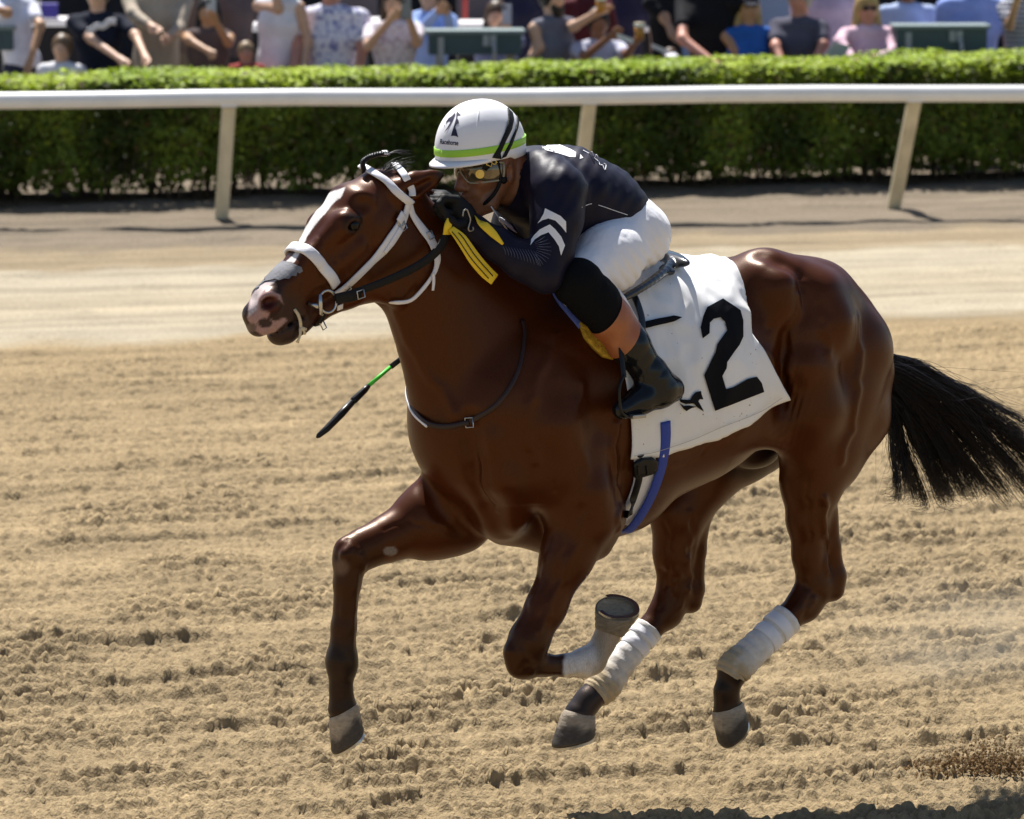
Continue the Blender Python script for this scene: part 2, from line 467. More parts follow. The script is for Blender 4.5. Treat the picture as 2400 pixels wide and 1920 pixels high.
# dense dark twigs inside, trunks at the foot
vs, fs = [], []
rg = random.Random(5)
for i in range(3400):
    s = rg.uniform(-8.5, 10.0); a = along(s, HV0 + rg.uniform(.12, 1.1), rg.uniform(.0, .6)); b = a + Vector((rg.uniform(-.2, .2), rg.uniform(-.2, .2), rg.uniform(.25, .5)))
    b.z = min(b.z, HH - .06)
    v, f = pipe([a, b], [.012, .005], 3, False); k = len(vs); vs += v; fs += [tuple(x + k for x in q) for q in f]
o = link('twigs', mesh('twigs', vs, fs, False), hedge, M_twig); o['kind'] = 'stuff'
for i in range(62):
    s = -8.4 + i * .3 + rg.uniform(-.1, .1); a = along(s, HV0 + .3 + rg.uniform(0, .4), -.1)
    v, f = pipe([a, a + Vector((rg.uniform(-.06, .06), 0, .3)), a + Vector((rg.uniform(-.15, .15), rg.uniform(-.1, .1), .75))], [.024, .018, .008], 6)
    link('stem', mesh('stem', v, f), hedge, M_twig)
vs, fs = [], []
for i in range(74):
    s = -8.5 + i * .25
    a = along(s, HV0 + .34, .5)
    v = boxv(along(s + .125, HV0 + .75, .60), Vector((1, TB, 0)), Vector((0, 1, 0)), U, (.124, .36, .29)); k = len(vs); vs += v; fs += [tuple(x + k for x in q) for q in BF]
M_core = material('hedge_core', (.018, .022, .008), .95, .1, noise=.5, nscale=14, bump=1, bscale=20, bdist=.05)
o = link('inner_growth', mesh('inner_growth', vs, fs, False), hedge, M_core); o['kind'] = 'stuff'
# ------------------------------------------------------------------ the horse
def N(*rows, lat=0.0):
    """rows of (px, py, radius px[, lat[, side]]) -> points, radii, flattening"""
    pts, rs, sd = [], [], []
    for r in rows:
        la = r[3] if len(r) > 3 and r[3] is not None else lat
        p = P(r[0], r[1], la); m = mpp(p)
        pts.append(p); rs.append(r[2] * m)
        sd.append((r[4] / rs[-1]) if len(r) > 4 else 1.0)
    return pts, rs, sd
HV = Vol(0.0065, 0.05)
def ht(*rows, lat=0.0, k=None, sub=False, ax=None):
    p, r, s = N(*rows, lat=lat); HV.tube(p, r, s, ax=ax, k=k, sub=sub)
def hb(px, py, lat, rF, rL, rU, k=None, sub=False, tilt=0.0):
    c, s = math.cos(tilt), math.sin(tilt)
    f = F * c + U * s; u = U * c - F * s
    HV.ball(P(px, py, lat), (rF, rL, rU), (f, L, u), k=k, sub=sub)
# trunk: radius in px is the half depth, last value the half width in metres
ht((1128, 992, 178, 0, .21), (1240, 960, 245, 0, .235), (1400, 935, 298, 0, .285), (1590, 875, 255, 0, .295), (1750, 815, 205, 0, .245), (1880, 800, 190, 0, .205), k=.06)
ht((1330, 720, 90, 0, .07), (1480, 700, 80, 0, .10), k=.08)                      # withers
ht((1790, 690, 110, .12, .13), (1900, 735, 120, .13, .13), (1990, 820, 105, .11, .10), k=.05)   # croup, both sides of the spine
ht((1790, 690, 110, -.12, .13), (1900, 735, 120, -.13, .13), (1990, 820, 105, -.11, .10), k=.05)
ht((2000, 800, 75, 0, .08), (2062, 850, 34, 0, .04), k=.05)                      # dock
TRUNK = list(HV.pr)
# neck
ht((962, 582, 104, 0, .085), (1056, 700, 150, 0, .10), (1146, 830, 203, 0, .145), (1200, 930, 222, 0, .20), k=.06)
ht((975, 510, 40, 0, .045), (1085, 620, 52, 0, .055), (1200, 690, 60, 0, .06), (1320, 720, 80, 0, .07), k=.06)   # crest
ht((885, 432, 34, 0, .05), (930, 455, 44, 0, .055), k=.04)   # poll
# shoulders and breast
ht((1320, 840, 90, .16, .06), (1270, 960, 150, .17, .09), (1260, 1080, 110, .17, .08), k=.05)
ht((1270, 840, 90, -.15, .06), (1165, 960, 150, -.15, .08), (1105, 1060, 110, -.15, .08), k=.05)
ht((1130, 1090, 75, .07), (1180, 1200, 60, .07), k=.04); ht((1060, 1060, 75, -.08), (1110, 1180, 66, -.08), k=.04)
ht((1195, 1182, 98, 0, .10), (1310, 1192, 102, 0, .13), (1450, 1150, 95, 0, .16), k=.05)   # brisket
# head
ht((928, 472, 72, 0, .07), (850, 528, 90, 0, .088), (790, 590, 76, 0, .074), (727, 648, 58, 0, .058), (674, 694, 45, 0, .047), (632, 722, 40, 0, .05), k=.03)
ht((872, 440, 30, 0, .06), (822, 468, 30, 0, .088), (772, 530, 30, 0, .092), (718, 603, 26, 0, .06), (664, 656, 24, 0, .05), (620, 694, 26, 0, .05), k=.03)   # flat forehead and nose
for s in (1, -1):
    ht((948, 600, 66, s * .045, .036), (892, 645, 62, s * .045, .034), k=.03)      # jowls
    ht((800, 520, 20, s * .066), (730, 592, 13, s * .048), (690, 640, 10, s * .04), k=.02)
    ht((838, 580, 12, s * .072), (775, 632, 9, s * .058), k=.04)                 # facial crest
    hb(815 if s > 0 else 803, 512, s * .082, .035, .024, .022, k=.02)                # brow
    hb(850, 478, s * .098, .024, .018, .018, k=.035, sub=True)                        # hollow above the eye
    hb(632, 708, s * .042, .035, .022, .034, k=.02)                                # nostril wings
ht((890, 665, 40, 0, .048), (810, 692, 31, 0, .042), (740, 728, 27, 0, .037), (700, 758, 25, 0, .034), (664, 774, 32, 0, .042), (652, 782, 26, 0, .036), k=.02)
ht((600, 738, 33, 0, .042), (606, 762, 28, 0, .04), k=.02)
ht((640, 748, 32, 0, .045), (690, 728, 32, 0, .045), k=.02)
ht((622, 790, 1.2, 0, .08), (664, 757, 1.2, 0, .08), (698, 740, 1.0, 0, .08), k=.009, sub=True)      # mouth
hb(635, 711, .070, .025, .032, .019, k=.010, sub=True, tilt=-.5); hb(612, 703, -.062, .022, .028, .017, k=.012, sub=True, tilt=-.5)
hb(826, 528, .098, .020, .014, .015, k=.012, sub=True); hb(806, 520, -.098, .02, .014, .015, k=.012, sub=True)
# ears laid back
p, r, s = N((935, 448, 30, .062), (972, 434, 29, .075), (1010, 420, 17, .082), (1042, 405, 4, .085)); HV.tube(p, r, [.8, .7, .6, .6], k=.02)
p, r, s = N((935, 452, 26, -.06), (975, 452, 24, -.075), (1020, 452, 4, -.08)); HV.tube(p, r, [.6, .5, .5], k=.02)
ht((965, 450, 14, .095), (1008, 425, 7, .098), k=.01, sub=True)
# near foreleg
ht((1330, 1080, 110, .19, .10), (1368, 1205, 84, .20, .095), (1330, 1302, 60, .20, .075), (1279, 1425, 44, .20, .052), (1240, 1500, 43, .20), (1230, 1542, 46, .20, .048), k=.04)
ht((1425, 1215, 40, .19), (1400, 1275, 35, .19), k=.04)                          # elbow
ht((1206, 1528, 26, .2), (1216, 1562, 26, .2), k=.02)
ht((1238, 1556, 34, .2), (1275, 1559, 25, .2), (1325, 1560, 25, .2), (1370, 1553, 33, .2), (1388, 1548, 33, .2), k=.02)
ht((1388, 1545, 30, .2), (1412, 1512, 26, .2), (1424, 1486, 32, .2), k=.02)
# far foreleg
ht((1110, 1140, 110, -.13, .10), (1040, 1205, 92, -.14, .09), (1000, 1222, 80, -.15, .085), (910, 1262, 50, -.16, .06), (850, 1288, 42, -.16, .046), (825, 1304, 41, -.16, .044), k=.04)
ht((1090, 1240, 50, -.13), (1000, 1260, 40, -.14), k=.04)
ht((812, 1288, 28, -.16), (808, 1320, 26, -.16), k=.02)
ht((822, 1310, 38, -.16), (814, 1364, 31, -.16), (806, 1468, 28, -.16), (801, 1545, 35, -.16), (802, 1565, 34, -.16), k=.02)
ht((801, 1560, 32, -.16), (799, 1612, 25, -.16), (803, 1660, 35, -.16), k=.02)
# near hind leg
ht((1990, 830, 118, .165, .105), (1952, 930, 122, .175, .105), (1926, 1045, 112, .168, .10), (1903, 1130, 78, .16, .085), (1893, 1217, 50, .16, .062), (1893, 1300, 36, .16, .042), (1907, 1372, 44, .16, .044), k=.025)
ht((2030, 880, 62, .09, .09), (2010, 980, 70, .12, .09), (1960, 1090, 45, .14, .06), k=.05)    # hamstring
ht((1940, 700, 50, .20, .05), (1922, 770, 54, .245, .045), (1908, 860, 54, .262, .042), (1908, 950, 55, .25, .045), k=.028)                 # front edge of the thigh
hb(1818, 680, .195, .065, .05, .055, k=.06); hb(1760, 690, -.185, .07, .06, .06, k=.09)        # hip bones
ht((1700, 980, 60, .20, .06), (1810, 985, 50, .2, .05), (1850, 1010, 50, .19, .05), k=.05)        # flank fold
ht((1935, 1200, 30, .16), (1945, 1280, 24, .16), (1954, 1350, 28, .16), (1950, 1380, 30, .16), k=.018)
ht((1912, 1378, 46, .16, .044), (1885, 1415, 42, .16, .04), (1846, 1449, 30, .16), (1790, 1500, 25, .16), (1725, 1558, 34, .16), (1718, 1575, 33, .16), k=.02)
ht((1718, 1570, 33, .16), (1702, 1620, 27, .16), (1706, 1662, 35, .16), k=.02)
# far hind leg
ht((1900, 900, 150, -.14, .12), (1740, 1015, 112, -.15, .11), (1645, 1112, 82, -.15, .09), (1592, 1200, 68, -.15, .075), (1580, 1290, 46, -.15, .052), (1582, 1380, 46, -.15, .044), k=.04)
ht((1640, 1180, 32, -.15), (1630, 1290, 24, -.15), (1624, 1380, 26, -.15), (1618, 1410, 28, -.15), k=.018)
ht((1582, 1390, 46, -.15, .044), (1562, 1432, 41, -.15, .04), (1522, 1474, 28, -.15), (1450, 1562, 25, -.15), (1412, 1610, 34, -.15), k=.02)
ht((1412, 1608, 34, -.15), (1378, 1642, 30, -.15), (1358, 1672, 35, -.15), k=.02)
hb(1768, 1055, .0, .10, .055, .062, k=.04)                                           # sheath
# furrows and ridges of muscle, laid along the skin of a coarse first cast
CV = Vol(.013, .05); CV.pr = list(HV.pr)
cp_, cq_ = CV.build(0, 2)
CAST = BVHTree.FromPolygons([Vector(v) for v in cp_], cq_.tolist())
def skinline(pts, r, k, depth, sub):
    out = []
    for x, y in pts:
        d = ray(x, y).normalized(); p, n, i, t = CAST.ray_cast(CAM, d)
        if p is None: continue
        if n.dot(d) > 0: n = -n
        out.append(p + n * (depth if sub else -depth))
    if len(out) > 1:
        rr = [r * .5] + [r] * (len(out) - 2) + [r * .5]
        HV.tube(out, rr, k=k, sub=sub)
for pts, r, k, dp in (
    ([(1100, 985), (1112, 1040), (1126, 1110), (1150, 1190), (1178, 1255)], .020, .05, .012),
    ([(1000, 1130), (1035, 1195), (1085, 1240), (1130, 1262)], .016, .04, .010),
    ([(1866, 690), (1862, 760), (1858, 840), (1852, 920), (1834, 1000)], .030, .06, .014),
    ([(1610, 1200), (1622, 1290), (1618, 1370)], .010, .03, .006),
    ([(1790, 600), (1830, 625), (1900, 690), (1960, 770)], .012, .06, .012)):
    skinline(pts, r, k, dp + .0055, True)
for pts, r, k, dp in (
    ([(1885, 700), (1876, 770), (1876, 850), (1872, 930)], .034, .05, .026),
    ([(1790, 632), (1830, 672), (1835, 725), (1812, 762)], .032, .06, .024),
    ([(1880, 625), (1930, 680), (1975, 760), (1990, 840)], .05, .07, .042),
    ([(1150, 1040), (1175, 1130), (1220, 1220)], .035, .06, .026),
    ([(1330, 900), (1320, 1000), (1345, 1100)], .05, .08, .044),
    ([(1410, 1060), (1400, 1150), (1425, 1230)], .04, .06, .034),
    ([(806, 538), (812, 524), (824, 515), (838, 518), (846, 527)], .007, .008, .003),
    ([(808, 538), (822, 543), (840, 537)], .006, .008, .003),
    ([(1925, 880), (1935, 980), (1915, 1080)], .06, .09, .056),
    ([(958, 660), (935, 700), (905, 706)], .02, .03, .014),
    ([(812, 1345), (806, 1430), (803, 1520)], .006, .012, .003),
    ([(838, 1345), (829, 1430), (826, 1520)], .007, .012, .003),
    ([(1262, 1578), (1320, 1578), (1365, 1572)], .007, .012, .003),
    ([(822, 1285), (808, 1300), (800, 1325)], .012, .02, .005),
    ([(1895, 1390), (1870, 1425), (1845, 1450)], .008, .02, .004)):
    skinline(pts, r, k, dp + .002 * (r > .02), False)
HD, HLO = HV.field()
hpts, hquads = skin(HD, HLO, HV.res, 0.0, 3)
# veins and tendons: raised along the finished skin
def raise_along(pts3, nrm, line, w, h):
    P_ = []
    for x, y in line:
        d = ray(x, y).normalized(); p, n, i, t = CAST.ray_cast(CAM, d)
        if p is not None: P_.append(np.array(p))
    out = np.full(len(pts3), 1e9)
    for a, b in zip(P_, P_[1:]):
        v = b - a; sel = np.linalg.norm(pts3 - (a + b) / 2, axis=1) < np.linalg.norm(v) / 2 + w * 4
        q = pts3[sel] - a; t = np.clip((q @ v) / (v @ v), 0, 1); dd = np.linalg.norm(q - t[:, None] * v, axis=1)
        out[sel] = np.minimum(out[sel], dd)
    return pts3 + nrm * (h * np.exp(-(out / w) ** 2))[:, None]
me = mesh('tmp', hpts, hquads); hn = np.empty(len(hpts) * 3, np.float32); me.vertices.foreach_get('normal', hn); hn = hn.reshape(-1, 3); bpy.data.meshes.remove(me)
def wig(line, a=5):
    out = []
    for (x0, y0), (x1, y1) in zip(line, line[1:]):
        for k in range(4):
            t = k / 4; out.append((x0 + (x1 - x0) * t + a * math.sin(y0 * .07 + k * 1.9), y0 + (y1 - y0) * t + a * math.cos(x0 * .05 + k * 1.4)))
    return out + [line[-1]]
for line, w, h in (
    ([(742, 545), (768, 588), (790, 612), (800, 655)], .006, .0022), ([(768, 588), (752, 622), (758, 655)], .005, .0016), ([(815, 560), (806, 600), (822, 640)], .005, .0016),
    ([(700, 640), (712, 668), (704, 695)], .005, .0015), ([(860, 560), (880, 600), (868, 650)], .006, .0015),
    ([(1335, 1240), (1318, 1320), (1285, 1400), (1262, 1450)], .007, .0026), ([(905, 1240), (960, 1222), (1010, 1235), (1060, 1255)], .007, .0024),
    ([(1560, 1100), (1620, 1075), (1690, 1035), (1745, 1000)], .008, .003), ([(1905, 1080), (1890, 1160), (1902, 1240), (1888, 1320)], .007, .0028),
    ([(1970, 900), (1950, 980), (1958, 1050)], .007, .0024), ([(1560, 1230), (1575, 1300), (1560, 1370), (1545, 1430)], .007, .003),
    ([(1310, 900), (1290, 990), (1320, 1070), (1300, 1150)], .008, .0024), ([(1180, 1000), (1200, 1080), (1180, 1150)], .008, .002),
    ([(1700, 860), (1740, 900), (1790, 915)], .008, .002), ([(1900, 960), (1880, 1010), (1890, 1070)], .007, .002),
    ([(828, 1350), (820, 1440), (816, 1530)], .008, -.004), ([(838, 1290), (848, 1310), (852, 1335)], .009, -.004), ([(806, 1270), (797, 1300), (795, 1330)], .010, .004),
    ([(1375, 1200), (1340, 1310), (1298, 1400), (1262, 1480)], .012, -.006), ([(1290, 1260), (1255, 1370), (1222, 1460)], .013, .003),
    ([(1222, 1530), (1240, 1550), (1246, 1580)], .010, -.004), ([(1205, 1520), (1200, 1550), (1212, 1575)], .012, .004),
    ([(1930, 1170), (1934, 1250), (1938, 1340)], .013, -.011), ([(1880, 1365), (1900, 1392), (1928, 1400)], .012, .005), ([(1910, 1400), (1895, 1425), (1870, 1445)], .011, -.004),
    ([(1612, 1200), (1618, 1290), (1614, 1380)], .013, -.010), ([(1552, 1340), (1572, 1380), (1590, 1410)], .011, .006), ([(1590, 1340), (1580, 1380), (1596, 1420)], .011, -.005),
    ([(1440, 1000), (1436, 1090), (1450, 1180), (1448, 1240)], .015, -.010), ([(1305, 790), (1252, 900), (1234, 1010), (1256, 1080)], .018, -.007),
    ([(1112, 1020), (1130, 1110), (1160, 1200)], .013, -.008), ([(1868, 690), (1862, 780), (1860, 870), (1848, 960)], .014, -.010),
    ([(2002, 740), (2014, 860), (2000, 980), (1972, 1080)], .016, -.009), ([(1845, 630), (1900, 680), (1935, 760), (1940, 830)], .016, -.006),
    ([(925, 735), (995, 860), (1065, 970)], .018, -.008), ([(1700, 790), (1780, 820), (1842, 870)], .018, -.006), ([(1580, 1050), (1670, 1000), (1760, 960), (1826, 945)], .018, -.007),
    ([(1360, 900), (1340, 1000), (1368, 1090), (1360, 1170)], .018, -.006), ([(1830, 700), (1822, 735), (1800, 770)], .014, .006)):
    hpts = raise_along(hpts, hn, wig(line), w, h)
# fine folds of skin at the flank and behind the elbow
fx_, fy_ = project(hpts); lt_ = (hpts - np.array(O)) @ Ln
def folds(cx, cy, rx, ry, ang, wl, h):
    u = (fx_ - cx) * math.cos(ang) + (fy_ - cy) * math.sin(ang)
    m = np.exp(-((fx_ - cx) / rx) ** 2 - ((fy_ - cy) / ry) ** 2) * (lt_ > 0)
    return h * m * np.sin(u / wl * 6.283 + 3 * noise3(hpts, 12, 31))
hpts = hpts + hn * (folds(1862, 930, 34, 90, .25, 15, .0016) + folds(1838, 1010, 26, 30, .9, 14, .0012) + folds(1448, 1120, 18, 90, .1, 16, .0012) + folds(985, 1130, 24, 26, .8, 13, .0014))[:, None]
HORSE_BVH = BVHTree.FromPolygons([Vector(v) for v in hpts], hquads.tolist())
def inpoly(x, y, poly):
    c = np.zeros(len(x), bool); j = len(poly) - 1
    for i in range(len(poly)):
        xi, yi = poly[i]; xj, yj = poly[j]
        if yi != yj: c ^= ((yi > y) != (yj > y)) & (x < (xj - xi) * (y - yi) / (yj - yi) + xi)
        j = i
    return c
def pdist(x, y, poly):
    """signed distance in px, positive inside"""
    d = np.full(len(x), 1e9)
    for (ax, ay), (bx, by) in zip(poly, poly[1:] + poly[:1]):
        vx, vy = bx - ax, by - ay
        t = np.clip(((x - ax) * vx + (y - ay) * vy) / max(vx * vx + vy * vy, 1e-9), 0, 1)
        d = np.minimum(d, np.hypot(x - ax - t * vx, y - ay - t * vy))
    return np.where(inpoly(x, y, poly), d, -d)
def c1(px, py):   # spots read off an enlargement of the head
    return (550 + px * .29, 340 + py * .29)
# ---- coat: bay with black points, a white blaze, pink lips and one white sock (natural markings)
hx, hy = project(hpts)
hlat = (hpts - np.array(O)) @ Ln
n1, n2 = noise3(hpts, 9, 1), noise3(hpts, 60, 2)
col = np.tile(np.array([.050, .0106, .0017]), (len(hpts), 1)) * (.90 + .20 * n1)[:, None]
def paint(w, c, amt=1.0):
    global col
    w = np.clip(w, 0, 1)[:, None] * amt
    col = col * (1 - w) + np.array(c) * w
black, dark = (.010, .0075, .0075), (.024, .0075, .003)
wob = (n2 - .5) * 8 + (n1 - .5) * 14
head = (hx < 1060) & (hy < 830)
legfar = (hlat < 0)
# legs
lf = (hx < 900) & (hy > 1180); paint(lf * sstep(hy + wob, 1230, 1330), dark, .8); paint(lf * sstep(hy + wob, 1440, 1560), black)
nf = (hx > 1150) & (hx < 1480) & (hlat > .08) & (hy > 1350); paint(nf * sstep(hy + wob, 1440, 1520), dark, .8)
paint(nf * (hx > 1240) * sstep(hx + wob, 1318, 1326) * ((hy > 1512) | (hx > 1374)), (.62, .57, .52)); paint(nf * (hx > 1330) * ((hy > 1512) | (hx > 1374)) * sstep(n1 + n2 * .5, .66, .9), (.40, .33, .25), .6); paint(nf * sstep(hx + wob, 1380, 1412), (.27, .21, .14), .8)
nh = (hlat > .05) & (hx > 1600) & (hy > 1250); paint(nh * sstep(hy + wob, 1280, 1420), dark, .55); paint(nh * sstep(hy, 1540, 1580), black)
fh = (hlat < 0) & (hx > 1260) & (hx < 1700) & (hy > 1150); paint(fh * sstep(hy + wob, 1330, 1470), dark, .5); paint(fh * sstep(hy, 1580, 1610), (.028, .024, .026))
paint(sstep(-np.hypot((hx - 800) / 1.0, (hy - 1330)), -26, -8) * legfar, (.2, .14, .11), .5)     # scuffed knee
paint(sstep(-np.hypot((hx - 915) / 1.6, (hy - 1292)), -12, -9) * legfar, (.22, .19, .17), .8)    # chestnut
paint(sstep(-np.hypot((hx - 1765) / 1.6, hy - 1075), -70, -40) * (hlat < .12) * (hy > 1020), black, .8)
# head
muz = sstep(-(hx - 610) * .75 - (hy - 730) * -.66 + wob * .5, -62, -20) * head
muz = sstep(((700 - hx) * .76 + (hy - 690) * .65) + wob, -25, 40) * head
paint(muz, (.022, .016, .017), .92)
paint(sstep(-np.hypot(hx - 828, hy - 523), -34, -18) * head, black, .8)
blaze = [c1(*p) for p in ((895, 340), (862, 425), (835, 440), (790, 480), (705, 580), (640, 660), (585, 740), (545, 840), (480, 955), (415, 940), (470, 890), (505, 840), (530, 730), (600, 620), (680, 500), (735, 395))]
paint(sstep(pdist(hx, hy, blaze) + (n2 - .5) * 3, -1.2, 1.2) * (np.abs(hlat) < .075) * head, (.72, .69, .66))
snip = [c1(*p) for p in ((345, 1085), (300, 1125), (235, 1180), (190, 1240), (180, 1330), (110, 1390), (115, 1320), (130, 1220), (200, 1140), (260, 1100))]
pink = [c1(*p) for p in ((195, 1200), (270, 1170), (370, 1210), (395, 1290), (360, 1250), (260, 1225), (205, 1260), (205, 1330), (285, 1345), (270, 1400), (330, 1425), (400, 1395), (428, 1415), (330, 1510), (235, 1545), (150, 1490), (100, 1400), (125, 1230))]
nl = (hlat > -.075) & head
paint(sstep(pdist(hx, hy, pink), -2, 2) * nl, (.36, .225, .21)); paint(sstep(pdist(hx, hy, snip), -2, 2) * nl, (.56, .47, .45))
paint(sstep(-np.hypot((hx - 621) / 1.5, hy - 757), -13, -10) * nl, (.03, .022, .025)); paint(sstep(-np.hypot(hx - 590, (hy - 768)), -14, -8) * nl, (.12, .09, .085))
paint(sstep(-np.hypot((hx - 636) / 1.1, (hy - 713)), -26, -15) * (hlat < .062) * (hlat > .0) * head, (.05, .010, .009))
paint(((hx > 1025) & (hy < 440) & (hlat > .05)) * sstep(hx, 1005, 1040), black)
# sweat and veins lighten nothing: kept to the relief
me = mesh('horse_body', hpts, hquads)
set_color(me, col)
M_coat = material('bay_coat', (.1, .03, .01), .36, .34, attr='tint', noise=.16, nscale=320, bump=.4, bscale=300, bdist=.0012, stretch=(1, 1, .25), coat=.02, stint=(1, .62, .40))
M_coat.node_tree.nodes['Principled BSDF'].inputs['Coat Roughness'].default_value = .32
horse = link('race_horse', me, None, M_coat)
horse['label'] = 'bay racehorse with a white blaze galloping across the sand, all hooves off the ground'
horse['category'] = 'horse'
M_black = material('black_leather', (.005, .005, .006), .38, .3, noise=.2, bump=.1)
M_hair = material('black_horsehair', (.007, .0048, .0062), .40, .28, noise=.3, nscale=60)
M_hoof = material('grey_horn', (.10, .085, .068), .6, .35, attr='tint', noise=.2, nscale=60, bump=.5, bscale=50, bdist=.004, stretch=(1, 1, 2.5))
M_hoofd = material('dusty_horn', (.20, .165, .125), .8, .3, noise=.35, nscale=30, bump=.3, bscale=60)
M_steel = material('steel', (.5, .5, .5), .3, .5, metallic=1.0)
# ---- hooves
def hoof(ct, cb, rt, rb, n_bot, toe, rings=12, seg=32, lay=1.12, dust=(.33, .27, .20), ntop=None, reach=.62):
    ct, cb, n_bot = Vector(ct), Vector(cb), Vector(n_bot).normalized()
    ax = (cb - ct).normalized(); vs = []; fs = []
    for i in range(rings):
        t = i / (rings - 1); c = ct.lerp(cb, t)
        n = (Vector(ntop).normalized() if ntop else ax).lerp(n_bot, t).normalized()
        u = (Vector(toe) - n * n.dot(Vector(toe))).normalized(); v = n.cross(u)
        r = rt + (rb - rt) * (t ** .9) + .0022 * math.sin(t * 30) * (t > .3) * .6
        if i == 0: r *= .93
        for j in range(seg):
            a = 2 * math.pi * j / seg
            cu = math.cos(a); e = lay if cu > 0 else .9
            rr = r * (1 + .012 * math.sin(5 * a + i * 2))
            vs.append(c + u * (rr * cu * e) + v * (rr * math.sin(a)))
        if i:
            for j in range(seg):
                k = (i - 1) * seg
                fs.append((k + j, k + (j + 1) % seg, k + seg + (j + 1) % seg, k + seg + j))
    # hollow sole: rim, inner wall and sunk sole
    base = (rings - 1) * seg; prev = base
    for sc, dz in ((.88, 0), (.82, -.06), (0.35, -.10)):
        k = len(vs)
        for j in range(seg): vs.append(cb + (vs[base + j] - cb) * sc + n_bot * (rb * dz))
        for j in range(seg): fs.append((prev + j, prev + (j + 1) % seg, k + (j + 1) % seg, k + j))
        prev = k
    fs.append(tuple(prev + j for j in range(seg)))
    rim = vs[base:base + seg]
    me = mesh('hoof', vs, fs); vv = np.array([tuple(v) for v in vs]); tq = np.zeros(len(vv)); tq[:rings * seg] = np.repeat(np.linspace(0, 1, rings), seg); tq[rings * seg:] = -1
    z1, z2 = noise3(vv, 32, 5), noise3(vv, 90, 6)
    d_ = sstep(tq + (z1 - .5) * .7, .62, .28)[:, None] if False else (1 - sstep(tq + (z1 - .5) * .6, reach - .32, reach))[:, None]
    c_ = np.array(dust) * d_ + np.array([.062, .05, .04]) * (1 - d_); c_ = c_ * (.7 + .6 * z2)[:, None]
    c_[tq < 0] = np.array([.36, .29, .20]) * (.7 + .6 * z1[tq < 0])[:, None]
    set_color(me, c_); h = link('hoof', me, horse, M_hoof)
    # shoe: a thin steel plate open at the heel
    sv = []; sf = []; keep = [j for j in range(seg) if math.cos(2 * math.pi * j / seg) > -.8]
    keep = sorted(keep, key=lambda j: (j + seg // 2) % seg)
    for j in keep:
        p = rim[j]; q = cb + (p - cb) * .80
        sv += [p + n_bot * .001, p + n_bot * .009, q + n_bot * .009, q + n_bot * .001]
    for a in range(len(keep) - 1):
        for b in range(4): sf.append((a * 4 + b, a * 4 + (b + 1) % 4, a * 4 + 4 + (b + 1) % 4, a * 4 + 4 + b))
    sf += [(0, 1, 2, 3), tuple(len(sv) - 4 + b for b in (3, 2, 1, 0))]
    link('horseshoe', mesh('horseshoe', sv, sf, False), h, M_steel)
    return h
TOC = (CAM - P(1400, 1500)).normalized()
RGT = Vector((1, 0, 0))
hoof(P(1424, 1484, .2), P(1442, 1426, .2), .045, .070, U * .90 + TOC * .40 + RGT * .12, RGT * .8 + L * .3, reach=1.35, dust=(.20, .16, .11))
hoof(P(807, 1662, -.16), P(818, 1735, -.16), .0515, .061, -U * .80 + RGT * .55 - TOC * .18, F + U * -.35, ntop=-U * .88 + RGT * .46)
hoof(P(1709, 1655, .16), P(1719, 1708, .16), .0515, .060, -U * .50 + RGT * .60 - TOC * .62, -U + F * .35, lay=1.18, ntop=-U * .93 + RGT * .3)
hoof(P(1362, 1670, -.15), P(1348, 1734, -.15), .0505, .070, -U + RGT * .16 - F * .06, F, lay=1.2)
# ---- eyes
M_eye = material('dark_eye', (.006, .004, .003), .12, .25)
M_lid = material('dark_eyelid', (.02, .012, .011), .45, .4)
for s in (1, -1):
    bm = bmesh.new(); bmesh.ops.create_uvsphere(bm, u_segments=20, v_segments=14, radius=.0225)
    me = bpy.data.meshes.new('eye'); bm.to_mesh(me); bm.free()
    me.polygons.foreach_set('use_smooth', np.ones(len(me.polygons), bool))
    e = link('eye', me, horse, M_eye); e.location = P(827 if s > 0 else 807, 527 if s > 0 else 520, s * .084)
# ---- strands of hair
def strands(name, paths, r0, parent, mat, taper=.25):
    vs, fs = [], []
    for pth, rad in paths:
        k0 = len(vs); n = len(pth)
        for i, p in enumerate(pth):
            t = i / (n - 1); r = rad * (1 - (1 - taper) * t ** 1.5)
            d = (pth[min(i + 1, n - 1)] - pth[max(i - 1, 0)]).normalized()
            a = d.cross(U); a = a.normalized() if a.length > .01 else Vector((1, 0, 0)); b = d.cross(a)
            for j in range(3):
                g = 2 * math.pi * j / 3; vs.append(p + a * (r * math.cos(g)) + b * (r * math.sin(g)))
            if i:
                for j in range(3):
                    k = k0 + (i - 1) * 3; fs.append((k + j, k + (j + 1) % 3, k + 3 + (j + 1) % 3, k + 3 + j))
    o = link(name, mesh(name, vs, fs), parent, mat)
    return o
def bez(pts, n):
    """smooth line through the given points (Catmull-Rom)"""
    q = [pts[0] * 2 - pts[1]] + list(pts) + [pts[-1] * 2 - pts[-2]]; out = []
    m = len(pts) - 1
    for i in range(n):
        s = i / (n - 1) * m; j = min(int(s), m - 1); t = s - j
        a, b, c, d = q[j], q[j + 1], q[j + 2], q[j + 3]
        out.append(.5 * ((2 * b) + (c - a) * t + (2 * a - 5 * b + 4 * c - d) * t * t + (3 * b - a - 3 * c + d) * t ** 3))
    return out
R = random.Random(3)
paths = []
LOCK = [((i + R.random()) / 34, R.uniform(-.06, .06), R.choice((R.uniform(.5, .8), R.uniform(.8, 1.12))), R.gauss(0, 16), R.gauss(0, 18)) for i in range(34)]
